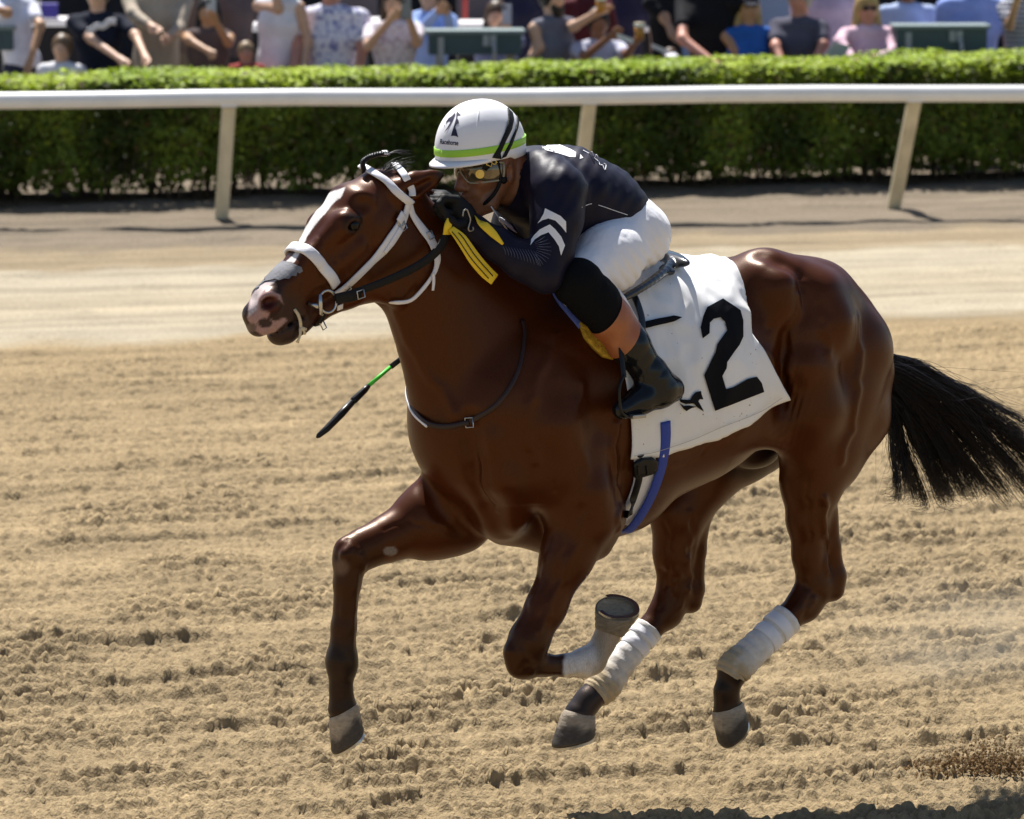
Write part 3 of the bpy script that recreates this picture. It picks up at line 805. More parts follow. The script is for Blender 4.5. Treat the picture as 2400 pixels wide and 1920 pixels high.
for i in range(3000):
    lu, ll, lln, lx, ly = R.choice(LOCK); u = min(1, max(0, lu + R.gauss(0, .010 if R.random() < .7 else .035))); la = ll + R.gauss(0, .012)
    s = (2076 + 10 * R.random() - 6 * u, 834 + 100 * u ** 1.2 + R.uniform(-9, 9))
    m1 = (2172 - 78 * u + R.gauss(0, 5), 868 + 105 * u + R.gauss(0, 7))
    m2 = (2300 - 195 * u + lx + R.gauss(0, 5), 932 + 130 * u + ly * .6 + R.gauss(0, 5))
    ln = lln * R.uniform(.80, 1.06) if R.random() < .8 else R.uniform(.45, .8)
    ex, ey = 2560 - 435 * u ** .8, 1052 + 185 * (u ** .42 if u > .02 else 0) - 66 * u
    e = (m2[0] + (ex - m2[0]) * ln + lx + R.gauss(0, 5), m2[1] + (ey - m2[1]) * ln + R.gauss(0, 6))
    cu = R.gauss(0, 11) + 14 * math.sin(lx)
    e = (e[0] + 6 * math.sin(ly), e[1])
    m2 = (m2[0] + 5 * math.sin(i * .7 + lx), m2[1] + 7 * math.sin(ly * .9))
    e2 = (e[0] + cu + 4 + lx * .4, e[1] + R.gauss(14, 8))
    pth = bez([P(s[0], s[1], la * .5 + R.uniform(-.012, .012)), P(m1[0] + lx * .4, m1[1] + ly * .4, la * .8), P(m2[0], m2[1], la), P(e[0], e[1], la * 1.3), P(e2[0], e2[1], la * 1.4)], 15)
    paths.append((pth, R.uniform(.0007, .0014)))
for i in range(170):   # stray hairs
    u = R.random(); la = R.uniform(-.08, .08)
    a = P(2090, 850 + 120 * u, la * .4); b = P(2200 - 90 * u + R.gauss(0, 30), 890 + 130 * u + R.gauss(0, 25), la)
    c = P(2420 - 330 * u + R.gauss(0, 40), 960 + 200 * u + R.gauss(0, 40), la * 1.5); paths.append((bez([a, b, c], 14), .0009))
tail = strands('tail', paths, 0, horse, M_hair); tail['kind'] = 'stuff'
TV = Vol(.008, .02)
p, r, s = N((2060, 850, 22, 0), (2098, 878, 25, 0, .03), (2140, 930, 26, 0, .03), (2195, 980, 18, 0, .02)); TV.tube(p, r, s)
tp, tq = TV.build()
link('tail_core', mesh('tail_core', tp, tq), horse, M_hair)
# mane along the crest and the plaited forelock
paths = []
for i in range(420):
    t = R.random(); x = 962 + 120 * t; y = 452 + 125 * t
    a = P(x, y + 12, R.uniform(-.03, .02)); q = a - F * R.uniform(.03, .09) + U * R.uniform(.0, .03) - L * R.uniform(.02, .09)
    paths.append((bez([a, a.lerp(q, .5) + U * .012, q - U * R.uniform(0, .05)], 6), .0018))
for i in range(50):
    a = P(895 + R.uniform(-12, 18), 405 + R.uniform(-4, 6), R.uniform(-.03, .03)); q = P(905 + R.uniform(0, 70), 395 + R.uniform(-30, 8), R.uniform(-.05, .05))
    paths.append((bez([a, a.lerp(q, .5) + U * .01, q], 6), .0009))
mane = strands('mane', paths, 0, horse, M_hair); mane['kind'] = 'stuff'
br = [P(*c1(x, y), 0) for x, y in ((1050, 215), (1035, 150), (1055, 118), (1110, 90), (1180, 72), (1245, 68))]
path = bez(br, 40); paths = []
for k in range(3):
    pp = []
    for i, q in enumerate(path):
        d = (path[min(i + 1, 39)] - path[max(i - 1, 0)]).normalized(); a = d.cross(L).normalized(); g = i * .9 + k * 2.094
        pp.append(q + (a * math.cos(g) + L * math.sin(g)) * .0045)
    paths.append((pp, .0058))
fl = strands('forelock_plait', paths, 0, horse, M_hair, taper=.8)
paths = []
for i in range(26):
    e = P(*c1(1420 + R.uniform(-60, 20), 62 + R.uniform(-18, 22)), R.uniform(-.02, .02))
    paths.append((bez([path[-1], path[-1].lerp(e, .5) + U * .006, e], 6), .0012))
strands('forelock_tip', paths, 0, fl, M_hair)
M_white = material('white_strap', (.74, .73, .76), .5, .4, noise=.05, bump=.1)
bd = [path[33].lerp(path[38], t) for t in (0, .33, .66, 1)]
strands('plait_band', [(bd, .011)], 0, fl, M_white, taper=1)
# ------------------------------------------------------------------ laying things on the skin
def hit(px, py, bvh, off=0.0, guess=None):
    d = ray(px, py).normalized()
    p, n, i, t = bvh.ray_cast(CAM, d)
    if p is None:
        q = CAM + d * (guess if guess else 14.1)
        p, n, i, t = bvh.find_nearest(q)
    if n.dot(d) > 0: n = -n
    return p + n * off, n
def decal(name, poly, bvh, off, parent, mat, step=7, thick=0.0, holes=(), **tags):
    pts = []; edges = []
    for ring in [poly] + list(holes):
        k = len(pts); fine = []
        for a, b in zip(ring, ring[1:] + ring[:1]):
            m = max(1, int(math.hypot(b[0] - a[0], b[1] - a[1]) / step))
            fine += [(a[0] + (b[0] - a[0]) * t / m, a[1] + (b[1] - a[1]) * t / m) for t in range(m)]
        pts += fine; edges += [(k + i, k + (i + 1) % len(fine)) for i in range(len(fine))]
    xs = [p[0] for p in poly]; ys = [p[1] for p in poly]
    gx, gy = np.meshgrid(np.arange(min(xs), max(xs), step), np.arange(min(ys), max(ys), step)); gx, gy = gx.ravel(), gy.ravel()
    pin = np.array([[pdist(gx, gy, list(r))] for r in [poly]])[0, 0] > step * .4
    for h in holes: pin &= pdist(gx, gy, list(h)) < -step * .4
    allp = [Vector(p) for p in pts] + [Vector((a, b)) for a, b in zip(gx[pin], gy[pin])]
    v, e, f, *_ = delaunay_2d_cdt(allp, edges, [], 3 if holes else 1, 1e-6)
    f = [q for q in f if len(q) == 3]
    if holes:
        def ctr(q): return np.array([sum(v[i].x for i in q) / 3]), np.array([sum(v[i].y for i in q) / 3])
        f = [q for q in f if inpoly(*ctr(q), poly)[0] and not any(inpoly(*ctr(q), h)[0] for h in holes)]
    out = []; nn = []; ts = []
    for q in v:
        d = ray(q.x, q.y).normalized(); p, n, i, t = bvh.ray_cast(CAM, d)
        if p is not None: ts.append(t)
    g = sum(ts) / len(ts) if ts else 14.1
    for q in v:
        p, n = hit(q.x, q.y, bvh, 0, g); out.append(p + n * off)
    me = mesh(name, out, [tuple(q)[::-1] for q in f])
    o = link(name, me, parent, mat, **tags)
    if thick:
        m = o.modifiers.new('thickness', 'SOLIDIFY'); m.thickness = thick; m.offset = -1 if off > thick else 0
    return o
def strap(name, pn, width, thick, parent, mat, n=None, closed=False, **tags):
    """a flat band following (point, normal) pairs"""
    P3 = [Vector(p) for p, _ in pn]; N3 = [Vector(q) for _, q in pn]
    n = n or max(8, len(P3) * 5)
    pp = bez(P3, n); nn = [x.normalized() for x in bez(N3, n)]
    ws = width if hasattr(width, '__len__') else [width] * len(pn)
    vs, fs = [], []
    for i in range(n):
        d = (pp[min(i + 1, n - 1)] - pp[max(i - 1, 0)]).normalized(); b = d.cross(nn[i]).normalized(); k = nn[i]
        w = float(np.interp(i / (n - 1), np.linspace(0, 1, len(ws)), ws)) / 2; e = min(thick * .35, w * .3)
        for a, h in ((-w, 0), (-w, thick - e), (-w + e, thick), (w - e, thick), (w, thick - e), (w, 0)): vs.append(pp[i] + b * a + k * h)
        if i:
            for j in range(6): q = (i - 1) * 6; fs.append((q + j, q + 6 + j, q + 6 + (j + 1) % 6, q + (j + 1) % 6))
    fs += [tuple(range(6)), tuple((n - 1) * 6 + j for j in range(6))[::-1]]
    me = mesh(name, vs, fs)
    bm = bmesh.new(); bm.from_mesh(me); bmesh.ops.recalc_face_normals(bm, faces=bm.faces); bm.to_mesh(me); bm.free()
    return link(name, me, parent, mat, **tags)
def on(bvh, pts, off=.002): return [hit(x, y, bvh, off) for x, y in pts]
def loc(p): d = Vector(p) - O; return d.dot(F), d.dot(L), d.z
def wld(X, la, z): return O + F * X + L * la + U * z
# ------------------------------------------------------------------ shells round the barrel: cloth, saddle
TV = Vol(.012, .06); TV.pr = TRUNK
tp, tq = TV.build(0, 3)
TRUNK_BVH = BVHTree.FromPolygons([Vector(v) for v in tp], tq.tolist())
ZC = P(1500, 870, 0).z
def polar(p):
    X, la, z = loc(p); return X, math.atan2(z - ZC, la)
def barrel(X, ang, bvh=None):
    c = wld(X, 0, ZC); d = L * math.cos(ang) + U * math.sin(ang)
    p, n, i, t = (bvh or TRUNK_BVH).ray_cast(c + d * 1.2, -d)
    if p is None: p = c + d * .4; n = d
    if n.dot(d) < 0: n = -n
    return p, n
def shell(name, front, rear, bottom, off, mat, parent, cols=48, rows=44, wrinkle=0.0, thick=.004, both=True, **tags):
    """front, rear: spots down each edge; bottom: spots along the lower edge, front to rear"""
    fr = sorted([polar(hit(x, y, TRUNK_BVH)[0])[::-1] for x, y in front]); re = sorted([polar(hit(x, y, TRUNK_BVH)[0])[::-1] for x, y in rear])
    bo = [polar(hit(x, y, TRUNK_BVH)[0]) for x, y in bottom]
    fx = lambda a: float(np.interp(a, [q[0] for q in fr], [q[1] for q in fr])); rx = lambda a: float(np.interp(a, [q[0] for q in re], [q[1] for q in re]))
    ba = [q[1] for q in bo]
    vs = []; tops = []
    R2 = range(-rows, rows + 1) if both else range(0, rows + 1)
    for c in range(cols + 1):
        u = c / cols; a1 = float(np.interp(u, np.linspace(0, 1, len(ba)), ba))
        for r in R2:
            ang = math.pi / 2 + (a1 - math.pi / 2) * abs(r) / rows
            X = fx(ang) + (rx(ang) - fx(ang)) * u
            p, n = barrel(X, ang if r >= 0 else math.pi - ang); vs.append((p, n))
    pos = np.array([v[0] for v in vs]); nor = np.array([v[1] for v in vs])
    if wrinkle:
        q = np.stack([pos @ np.array(F), (pos[:, 2]) * .45, pos @ Ln], 1)
        h = noise3(q, 7, 5, 3) - .5; h2 = np.abs(noise3(q * np.array([1.0, .55, 1]), 15, 8, 2) - .5)
        h3 = np.abs(noise3(pos, 8, 21, 2) - .5)
        pos = pos + nor * (wrinkle * (1.0 * h + 1.0 * (.25 - h2) + 1.1 * (.2 - h3)))[:, None]
    pos = pos + nor * off
    m = len(R2); fs = []
    for c in range(cols):
        for r in range(m - 1): k = c * m + r; fs.append((k, k + m, k + m + 1, k + 1))
    me = mesh(name, pos, np.array(fs))
    o = link(name, me, parent, mat, **tags)
    if thick: md = o.modifiers.new('thickness', 'SOLIDIFY'); md.thickness = thick; md.offset = 1
    bv = BVHTree.FromPolygons([Vector(v) + Vector(n) * thick for v, n in zip(pos, nor)], fs)
    return o, bv
def c3(px, py): return (1200 + px * .3247, 560 + py * .3247)
M_cloth = material('white_saddle_cloth', (.80, .79, .78), .85, .25, noise=.03, nscale=5, bump=.15, bscale=700, bdist=.001, sheen=.1)
nt = M_cloth.node_tree; b_ = nt.nodes['Principled BSDF']; z_ = nt.nodes.new('ShaderNodeTexNoise'); z_.inputs['Scale'].default_value = 75; z_.inputs['Detail'].default_value = 2
tc_ = [q for q in nt.nodes if q.type == 'TEX_COORD'][0]; nt.links.new(tc_.outputs['Object'], z_.inputs['Vector'])
z2 = nt.nodes.new('ShaderNodeTexNoise'); z2.inputs['Scale'].default_value = 4; nt.links.new(tc_.outputs['Object'], z2.inputs['Vector'])
ad = nt.nodes.new('ShaderNodeMath'); ad.operation = 'MULTIPLY_ADD'; ad.inputs[1].default_value = .35; nt.links.new(z2.outputs[0], ad.inputs[0]); nt.links.new(z_.outputs[0], ad.inputs[2])
mr_ = nt.nodes.new('ShaderNodeMapRange'); mr_.inputs[1].default_value = .895; mr_.inputs[2].default_value = .94; nt.links.new(ad.outputs[0], mr_.inputs[0])
mx_ = nt.nodes.new('ShaderNodeMix'); mx_.data_type = 'RGBA'; mx_.inputs[7].default_value = (.34, .25, .16, 1); nt.links.new(mr_.outputs[0], mx_.inputs[0])
nt.links.new(b_.inputs['Base Color'].links[0].from_socket, mx_.inputs[6]); nt.links.new(mx_.outputs[2], b_.inputs['Base Color'])   # splashes of sand
M_ink = material('black_print', (.005, .005, .007), .7, .12)
cloth_root = empty('saddle_cloth', P(1600, 800, 0), 'white saddle cloth with a large black number 2 on the horse', 'saddle cloth')
cloth, CLOTH_BVH = shell('cloth', [(1395, 600), (1400, 700), c3(640, 750), c3(740, 860), c3(800, 1000), c3(822, 1130), c3(845, 1290), c3(850, 1500)],
    [c3(1560, 168), c3(1640, 240), c3(1672, 380), c3(1674, 500), c3(1715, 690), c3(1790, 800), c3(1870, 960), c3(1968, 1150)],
    [c3(850, 1575), c3(960, 1560), c3(1065, 1535), c3(1300, 1450), c3(1500, 1362), c3(1780, 1250), c3(1958, 1140)], .014, M_cloth, cloth_root, wrinkle=.030, cols=70, rows=64)
two = [c3(*p) for p in ((1375, 720), (1360, 640), (1380, 560), (1408, 493), (1522, 432), (1648, 515), (1668, 590), (1668, 705), (1640, 765), (1552, 890), (1548, 935), (1518, 990), (1545, 1084), (1600, 1068), (1700, 1010), (1765, 995), (1800, 1040), (1818, 1105), (1465, 1242), (1385, 985), (1465, 820), (1480, 760), (1552, 660), (1535, 600), (1505, 567), (1455, 578), (1428, 605), (1425, 682))]
decal('number', two, CLOTH_BVH, .002, cloth_root, M_ink)
for poly in (((1195, 1150), (1230, 1160), (1285, 1162), (1300, 1132), (1325, 1106), (1362, 1098), (1366, 1122), (1378, 1158), (1352, 1158), (1342, 1172), (1357, 1197), (1385, 1248), (1335, 1216), (1310, 1188), (1250, 1192), (1215, 1178)),
             ((1207, 1185), (1240, 1206), (1275, 1202), (1332, 1212), (1292, 1222), (1256, 1243), (1234, 1224))):
    decal('horse_emblem', [c3(*p) for p in poly], CLOTH_BVH, .002, cloth_root, M_ink, step=4)
hem = [c3(880, 1566), c3(960, 1552), c3(1065, 1528), c3(1300, 1448), c3(1500, 1362), c3(1780, 1250), c3(1945, 1146)]
M_stitch = material('grey_stitching', (.45, .44, .44), .8, .2)
for a, b in zip(hem, hem[1:]):
    m = max(2, int(math.hypot(b[0] - a[0], b[1] - a[1]) / 9))
for a in ([hem] if True else ()):
    strap('hem_stitching', [hit(x, y, CLOTH_BVH, .003) for x, y in a], .0015, .001, cloth_root, M_stitch, n=60)
# under-pads peeping out in front
M_pad = material('blue_pad', (.10, .14, .45), .8, .3, noise=.1); M_foam = material('yellow_sheepskin_pad', (.55, .33, .035), .85, .2, noise=.25, nscale=60, bump=.6, bscale=160)
pad = empty('saddle_pad', P(1380, 770, .2), 'blue and yellow saddle pad showing in front of the rider boot', 'saddle pad')
ob = decal('blue_edge', [c3(*p) for p in ((285, 425), (330, 450), (545, 590), (535, 625), (470, 670), (400, 590), (330, 500))], TRUNK_BVH, .03, pad, M_pad, thick=.014)
ob = decal('yellow_foam', [c3(*p) for p in ((470, 640), (520, 612), (590, 650), (650, 740), (720, 850), (712, 880), (640, 862), (570, 800), (505, 730))], TRUNK_BVH, .034, pad, M_foam, thick=.024)
# girth with its blue edge, running on under the belly
girth = empty('girth', P(1480, 1180, .1), 'white girth with a black centre and a blue edge behind the foreleg', 'girth')
M_blue = material('blue_webbing', (.025, .055, .33), .6, .4, bump=.2, bscale=300)
def gpath(pts, off):
    a = [hit(x, y, HORSE_BVH, off) for x, y in pts]
    out = list(a)
    X, ang = polar(a[-1][0])
    for k in range(1, 9):
        g = ang - (math.pi + 2 * ang + .9) * k / 8 if False else ang + (-math.pi / 2 - ang) * k / 4
        p, n = barrel(X + .01 * k, g); out.append((p + n * off, n))
    return out
strap('webbing', gpath([(1508, 1060), (1507, 1120), (1490, 1172), (1470, 1210)], .006), .075, .006, girth, M_white)
strap('centre_strip', gpath([(1495, 1060), (1492, 1115), (1478, 1165), (1463, 1205)], .017), .024, .003, girth, M_black)
strap('blue_edge', gpath([(1549, 985), (1549, 1030), (1540, 1085), (1522, 1140), (1497, 1190), (1468, 1228)], .022), .036, .007, girth, M_blue)
buck = [c3(*p) for p in ((850, 1600), (900, 1565), (985, 1555), (1015, 1580), (1010, 1640), (985, 1665), (880, 1695), (855, 1690))]
decal('buckle_guard', buck, HORSE_BVH, .032, girth, M_black, thick=.012)
for k in (0, 1):
    x = 872 + 62 * k; strap('buckle', [hit(*c3(x, 1610), HORSE_BVH, .034), hit(*c3(x + 6, 1640), HORSE_BVH, .034), hit(*c3(x + 8, 1668), HORSE_BVH, .034)], .006, .003, girth, M_black)
# saddle
saddle = empty('racing_saddle', P(1450, 640, 0), 'small black racing saddle under the rider', 'saddle')
M_saddle = material('glossy_black_saddle', (.014, .015, .018), .22, .5, bump=.05, bscale=40, coat=.5)
SV = Vol(.005, .02)
p, r, s = N((1330, 668, 16, 0, .10), (1430, 650, 14, 0, .13), (1500, 625, 14, 0, .15), (1540, 604, 15, 0, .145), (1553, 597, 13, 0, .12)); SV.tube(p, r, s)
def rim(rows):
    p, r, _ = N(*rows); SV.tube(bez([Vector(q) for q in p], 22), list(np.interp(np.linspace(0, 1, 22), np.linspace(0, 1, len(r)), r)), k=.0025)
rim(((1550, 594, 12, .0), (1567, 606, 12, .07), (1570, 624, 12, .13), (1540, 650, 11, .20), (1502, 676, 10, .245), (1466, 697, 9, .262)))
rim(((1550, 594, 12, .0), (1530, 590, 11, -.07), (1505, 592, 11, -.13), (1470, 605, 10, -.19)))
sp, sq = SV.build()
link('seat', mesh('seat', sp, sq), saddle, M_saddle)
strap('flap_edge', [hit(1480, 690, CLOTH_BVH, .012), hit(1494, 716, CLOTH_BVH, .012), hit(1501, 750, CLOTH_BVH, .012), hit(1503, 775, CLOTH_BVH, .012)], .02, .006, saddle, M_saddle)
decal('girth_strap', [c3(*p) for p in ((935, 606), (1040, 583), (1160, 558), (1222, 571), (1168, 597), (1050, 625), (940, 652))], CLOTH_BVH, .004, saddle, M_ink, thick=.004, step=6)
# ------------------------------------------------------------------ bridle
bridle = empty('bridle', P(860, 560, 0), 'white bridle with a padded noseband on the racehorse head', 'bridle')
hm = bmesh.new()
hm.from_mesh(horse.data)
def loop(c, d, width, thick, name, parent, mat, off=.003, keep=None):
    """a band all round the head in the plane through c holding direction d and the side axis"""
    nrm = Vector(d).normalized().cross(L).normalized()
    pts = []
    up = Vector(d).normalized()
    for k in range(49):
        g = -2.45 + 4.9 * k / 48; dr = up * math.cos(g) + L * math.sin(g)
        p, n, i, t = HORSE_BVH.ray_cast(c, dr, .35)
        if p is None: continue
        if n.dot(dr) < 0: n = -n
        n = (n - nrm * n.dot(nrm)).normalized(); pts.append((p + n * off, n))
    return strap(name, pts, width, thick, parent, mat, n=110)
nb0, nb1 = P(692, 578, 0), P(770, 672, 0)
loop((nb0 + nb1) / 2, nb0 - nb1, .034, .009, 'noseband', bridle, M_white)
strap('cheekpiece', on(HORSE_BVH, [(958, 466), (948, 500), (934, 530), (915, 556), (896, 584), (872, 610), (842, 640), (815, 664), (783, 690)], .004), [.02, .022, .036, .036, .036, .024, .024, .03, .022], .006, bridle, M_white)
strap('cheek_keeper', on(HORSE_BVH, [(940, 500), (928, 520)], .011), .026, .004, bridle, M_white, n=6)
strap('cheek_strap_end', on(HORSE_BVH, [(934, 535), (915, 565), (897, 590)], .011), [.02, .02, .012], .004, bridle, M_white)
strap('browband', [(P(846, 398, -.03) + U * .012, (U + F * .5).normalized())] + on(HORSE_BVH, [(868, 404), (884, 414), (905, 428), (928, 448), (948, 464), (962, 474)], .006), .024, .006, bridle, M_white)
strap('crownpiece', [(P(925, 392, -.05) + U * .01, U)] + on(HORSE_BVH, [(948, 412), (962, 440), (966, 462)], .005), .022, .005, bridle, M_white)
tl = [hit(958, 478, HORSE_BVH, .004), hit(966, 505, HORSE_BVH, .004), hit(988, 538, HORSE_BVH, .005), hit(1008, 565, HORSE_BVH, .006), hit(1019, 600, HORSE_BVH, .012), hit(1019, 622, HORSE_BVH, .012), hit(1010, 645, HORSE_BVH, .014), hit(985, 678, HORSE_BVH, .016), hit(952, 700, HORSE_BVH, .018), hit(922, 704, HORSE_BVH, .012), (P(898, 708, -.02), -U)]
strap('throatlatch', tl, [.02, .02, .026, .028, .024, .016, .012, .012, .012, .012, .012], .005, bridle, M_white)
strap('throatlatch_end', [(P(1015, 640, .12), L), (P(1016, 660, .118), L), (P(1014, 681, .116), L)], [.01, .01, .008], .004, bridle, M_white)
def buckle(px, py, w, h, parent, rot=0.0, off=.012, lat=None, name='buckle'):
    p, n = hit(px, py, HORSE_BVH, off) if lat is None else (P(px, py, lat), L)
    a = n.cross(U).normalized(); b = n.cross(a); ca, sa = math.cos(rot), math.sin(rot); a, b = a * ca + b * sa, b * ca - a * sa
    q = [p + a * (w * x) + b * (h * y) for x, y in ((-1, -1), (1, -1), (1, 1), (-1, 1), (-1, -1), (1, -1))]
    v, f = pipe(q[:5], .0022, 6); return link(name, mesh(name, v, f), parent, M_steel)
for b in ((932, 522, .5), (940, 530, .5), (1004, 552, .4), (811, 671, .6)): buckle(b[0], b[1], .009, .012, bridle, b[2])
strap('chin_strap', [(P(797, 714, .05), L), (P(796, 726, .04), L)], .02, .005, bridle, M_white, n=6)
# bit: ring, mouthpiece and ties
bit = [P(768 + 20 * math.cos(a), 707 + 26 * math.sin(a), .078) for a in np.linspace(0, 2 * math.pi, 33)]
v, f = pipe(bit, .0042, 10, False); link('bit_ring', mesh('bit_ring', v, f), bridle, M_steel)
v, f = pipe([P(722, 712, .05), P(740, 716, .066), P(752, 718, .076)], [.006, .008, .010], 10); link('bit_mouthpiece', mesh('bit_mouthpiece', v, f), bridle, M_steel)
v, f = pipe([P(750, 690, .08), P(751, 712, .082), P(752, 735, .078), P(756, 738, .074)], [.006, .0075, .006, .004], 10); link('bit_cheek', mesh('bit_cheek', v, f), bridle, M_steel)
M_tie = material('cream_cotton_tie', (.66, .56, .38), .9, .2, bump=.5, bscale=200)
tie = [P(690, 725, .05), P(699, 738, .058), P(704, 755, .058), P(705, 768, .05)]
v, f = pipe(bez(tie, 12), .005, 8); link('tongue_tie', mesh('tongue_tie', v, f), bridle, M_tie)
for e in ((697, 803), (714, 782), (716, 772)):
    v, f = pipe(bez([P(704, 768, .052), P((704 + e[0]) / 2 + 3, (768 + e[1]) / 2, .056), P(e[0], e[1], .05)], 7), [.005, .005, .0045, .004, .004, .004, .0055], 7); link('tie_end', mesh('tie_end', v, f), bridle, M_tie)
strap('curb_strap', [(P(762, 732, .065), L), (P(752, 752, .05), L), (P(742, 762, .03), -U), (P(728, 758, .02), -U)], .014, .004, bridle, M_black)
buckle(757, 762, .007, .014, bridle, .5, lat=.045)
# grey nasal strip
M_strip = material('grey_tape', (.17, .17, .185), .75, .3, noise=.1, bump=.5, bscale=90, bdist=.004)
decal('nasal_strip', [c1(*p) for p in ((390, 940), (420, 948), (480, 965), (540, 988), (548, 1020), (520, 1040), (505, 1030), (495, 1060), (460, 1060), (440, 1085), (400, 1082), (360, 1098), (330, 1085), (270, 1100), (230, 1108), (205, 1130), (200, 1150), (175, 1165), (185, 1130), (235, 1085), (280, 1045), (340, 980))], HORSE_BVH, .0035, None, M_strip, step=4,
      label='grey adhesive nasal strip stuck across the horse nose', category='nasal strip')
# reins
reins = empty('reins', P(1000, 600, .12), 'black rubber reins with bright yellow grip running to the rider hands', 'reins')
M_rubber = material('black_rubber', (.006, .0055, .0055), .6, .25, noise=.2, bump=.3, bscale=150)
M_yel = material('yellow_rein_grip', (.80, .55, .02), .5, .4, noise=.05, nscale=20)
rp = [(782, 700, .082), (840, 682, .118), (912, 655, .140), (985, 619, .150), (1028, 583, .150), (1046, 548, .145)]
strap('rubber_rein', [(P(*q), L) for q in rp], [.018, .022, .024, .026, .028, .028], .006, reins, M_rubber)
strap('rein_billet', [(P(786, 700, .092), L), (P(815, 695, .106), L), (P(845, 690, .122), L)], [.03, .034, .03], .006, reins, M_rubber)
buckle(846, 690, .012, .012, reins, .2, lat=.134)
strap('yellow_loop', [(P(1046, 550, .150), L), (P(1049, 530, .155), L), (P(1054, 512, .15), L)], [.026, .026, .02], .006, reins, M_yel)
strap('yellow_tail', [(P(1056, 535, .160), L), (P(1080, 560, .185), L), (P(1110, 604, .20), L), (P(1135, 634, .20), L), (P(1158, 655, .205), L)], [.02, .036, .042, .042, .038], .005, reins, M_yel)
for o_ in (-5, 5):
    strap('stitching', [(P(1064 + o_, 542 - o_ * .2, .172), L), (P(1080 + o_, 560 - o_ * .6, .192), L), (P(1110 + o_, 604 - o_ * .6, .207), L), (P(1150 + o_, 650 - o_ * .6, .209), L)], .003, .0012, reins, M_black)
strap('far_yellow_rein', [(P(1072, 472, .05), L), (P(1100, 496, .09), L), (P(1128, 522, .185), L), (P(1156, 549, .212), L), (P(1177, 572, .225), L)], [.016, .024, .028, .024, .008], .006, reins, M_yel)
# breast girth round the chest
M_brown = material('brown_leather', (.022, .008, .005), .45, .4, noise=.2, bump=.1)
bg = empty('breast_collar', P(1080, 960, .1), 'thin brown leather breast strap hanging round the base of the horse neck', 'breast strap')
bp = [hit(1222, 750, HORSE_BVH, .006), hit(1229, 790, HORSE_BVH, .007), hit(1212, 875, HORSE_BVH, .007), hit(1165, 948, HORSE_BVH, .008), hit(1100, 989, HORSE_BVH, .008)]
bp2 = [hit(1100, 989, HORSE_BVH, .008), hit(1050, 999, HORSE_BVH, .009), hit(1008, 991, HORSE_BVH, .012), (P(972, 962, .0), F), (P(957, 925, -.06), F), (P(958, 893, -.11), F), (P(972, 862, -.15), F)]
strap('strap', bp, [.011, .012, .013, .015, .017], .005, bg, M_brown)
strap('front_strap', bp2, .017, .006, bg, M_brown)
strap('white_edge', [(p + n * .001 - U * .009, n) for p, n in bp2[2:]], .008, .0085, bg, M_white)
buckle(1102, 989, .012, .015, bg, .1)
# leg bandages
M_band = material('white_bandage', (.70, .665, .61), .9, .2, noise=.12, nscale=10, bump=.35, bscale=26, bdist=.006, stretch=(1, 1, 3))
M_bdirt = material('sand_stained_bandage', (.44, .35, .23), .95, .1, noise=.35, nscale=30, bump=.4, bscale=60)
def bandage(rows, lat, label, flip=1):
    pts, rs, _ = N(*rows, lat=lat)
    root = empty('leg_bandage', pts[0], label, 'bandage', 'white bandages on the hind legs')
    n = 60; cen = bez([Vector(p) for p in pts], n); rr = np.interp(np.linspace(0, 1, n), np.linspace(0, 1, len(rs)), rs)
    rr = rr + np.array([.0016 * math.sin(i * .95) + .0008 * math.sin(i * 2.3 + 1) for i in range(n)])
    v, f = pipe(cen, list(rr), 32)
    vv = np.array([tuple(q) for q in v]); vv += (noise3(vv, 60, 3, 2) - .5)[:, None] * .004
    me = mesh('wrap', vv.tolist(), f)
    q = np.repeat(np.linspace(0, 1, n), 32); nz = noise3(vv, 25, 9)
    side = (vv - np.repeat(np.array([tuple(c) for c in cen]), 32, 0)) @ np.array(-RGT)
    dirt = np.clip(sstep(q, .15, .9) * .85 + .08 + (side > 0) * sstep(q, .5, .8) * .35 + (nz - .5) * .9, 0, 1)[:, None]
    set_color(me, np.array([.74, .72, .70]) * (1 - dirt) + np.array([.42, .33, .21]) * dirt)
    link('wrap', me, root, M_wrap)
    for a in (4, 12):
        vv2, f2 = pipe([cen[a + k] for k in range(7)], [r + .0022 for r in rr[a:a + 7]], 32, False)
        link('tape', mesh('tape', vv2, f2), root, M_white)
M_wrap = material('bandage_cloth', (.7, .7, .7), .9, .2, attr='tint', noise=.08, nscale=60, bump=.3, bscale=120, bdist=.004)
bandage(((1846, 1449, 39), (1800, 1492, 36), (1755, 1535, 39), (1722, 1566, 43), (1708, 1588, 34)), .16, 'white bandage on the trailing hind leg nearer the camera')
bandage(((1522, 1474, 35), (1490, 1512, 33), (1450, 1562, 36), (1416, 1606, 42), (1393, 1629, 36)), -.15, 'dusty white bandage on the hind leg reaching forward beneath the belly')
# whip in the far hand
whip = empty('riding_whip', P(900, 880, -.30), 'black riding whip with a green band hanging beyond the horse neck', 'whip')
M_green = material('green_grip', (.07, .62, .05), .5, .4)
def seg(name, pts, rs, m):
    v, f = pipe([P(x, y, -.30) for x, y in pts], rs, 10); link(name, mesh(name, v, f), whip, m)
seg('shaft', [(1010, 745), (945, 836), (915, 858)] if False else [(1000, 790), (947, 836), (916, 860)], [.006, .0085, .0085], M_black)
seg('green_band', [(917, 859), (862, 906)], [.0062, .0062], M_green)
seg('sleeve', [(864, 904), (855, 914), (830, 938), (825, 942)], [.0078, .0105, .012, .0095], M_black)
seg('flap', [(828, 940), (800, 970), (765, 1006), (746, 1022), (742, 1026)], [.0105, .0125, .011, .008, .003], M_black)
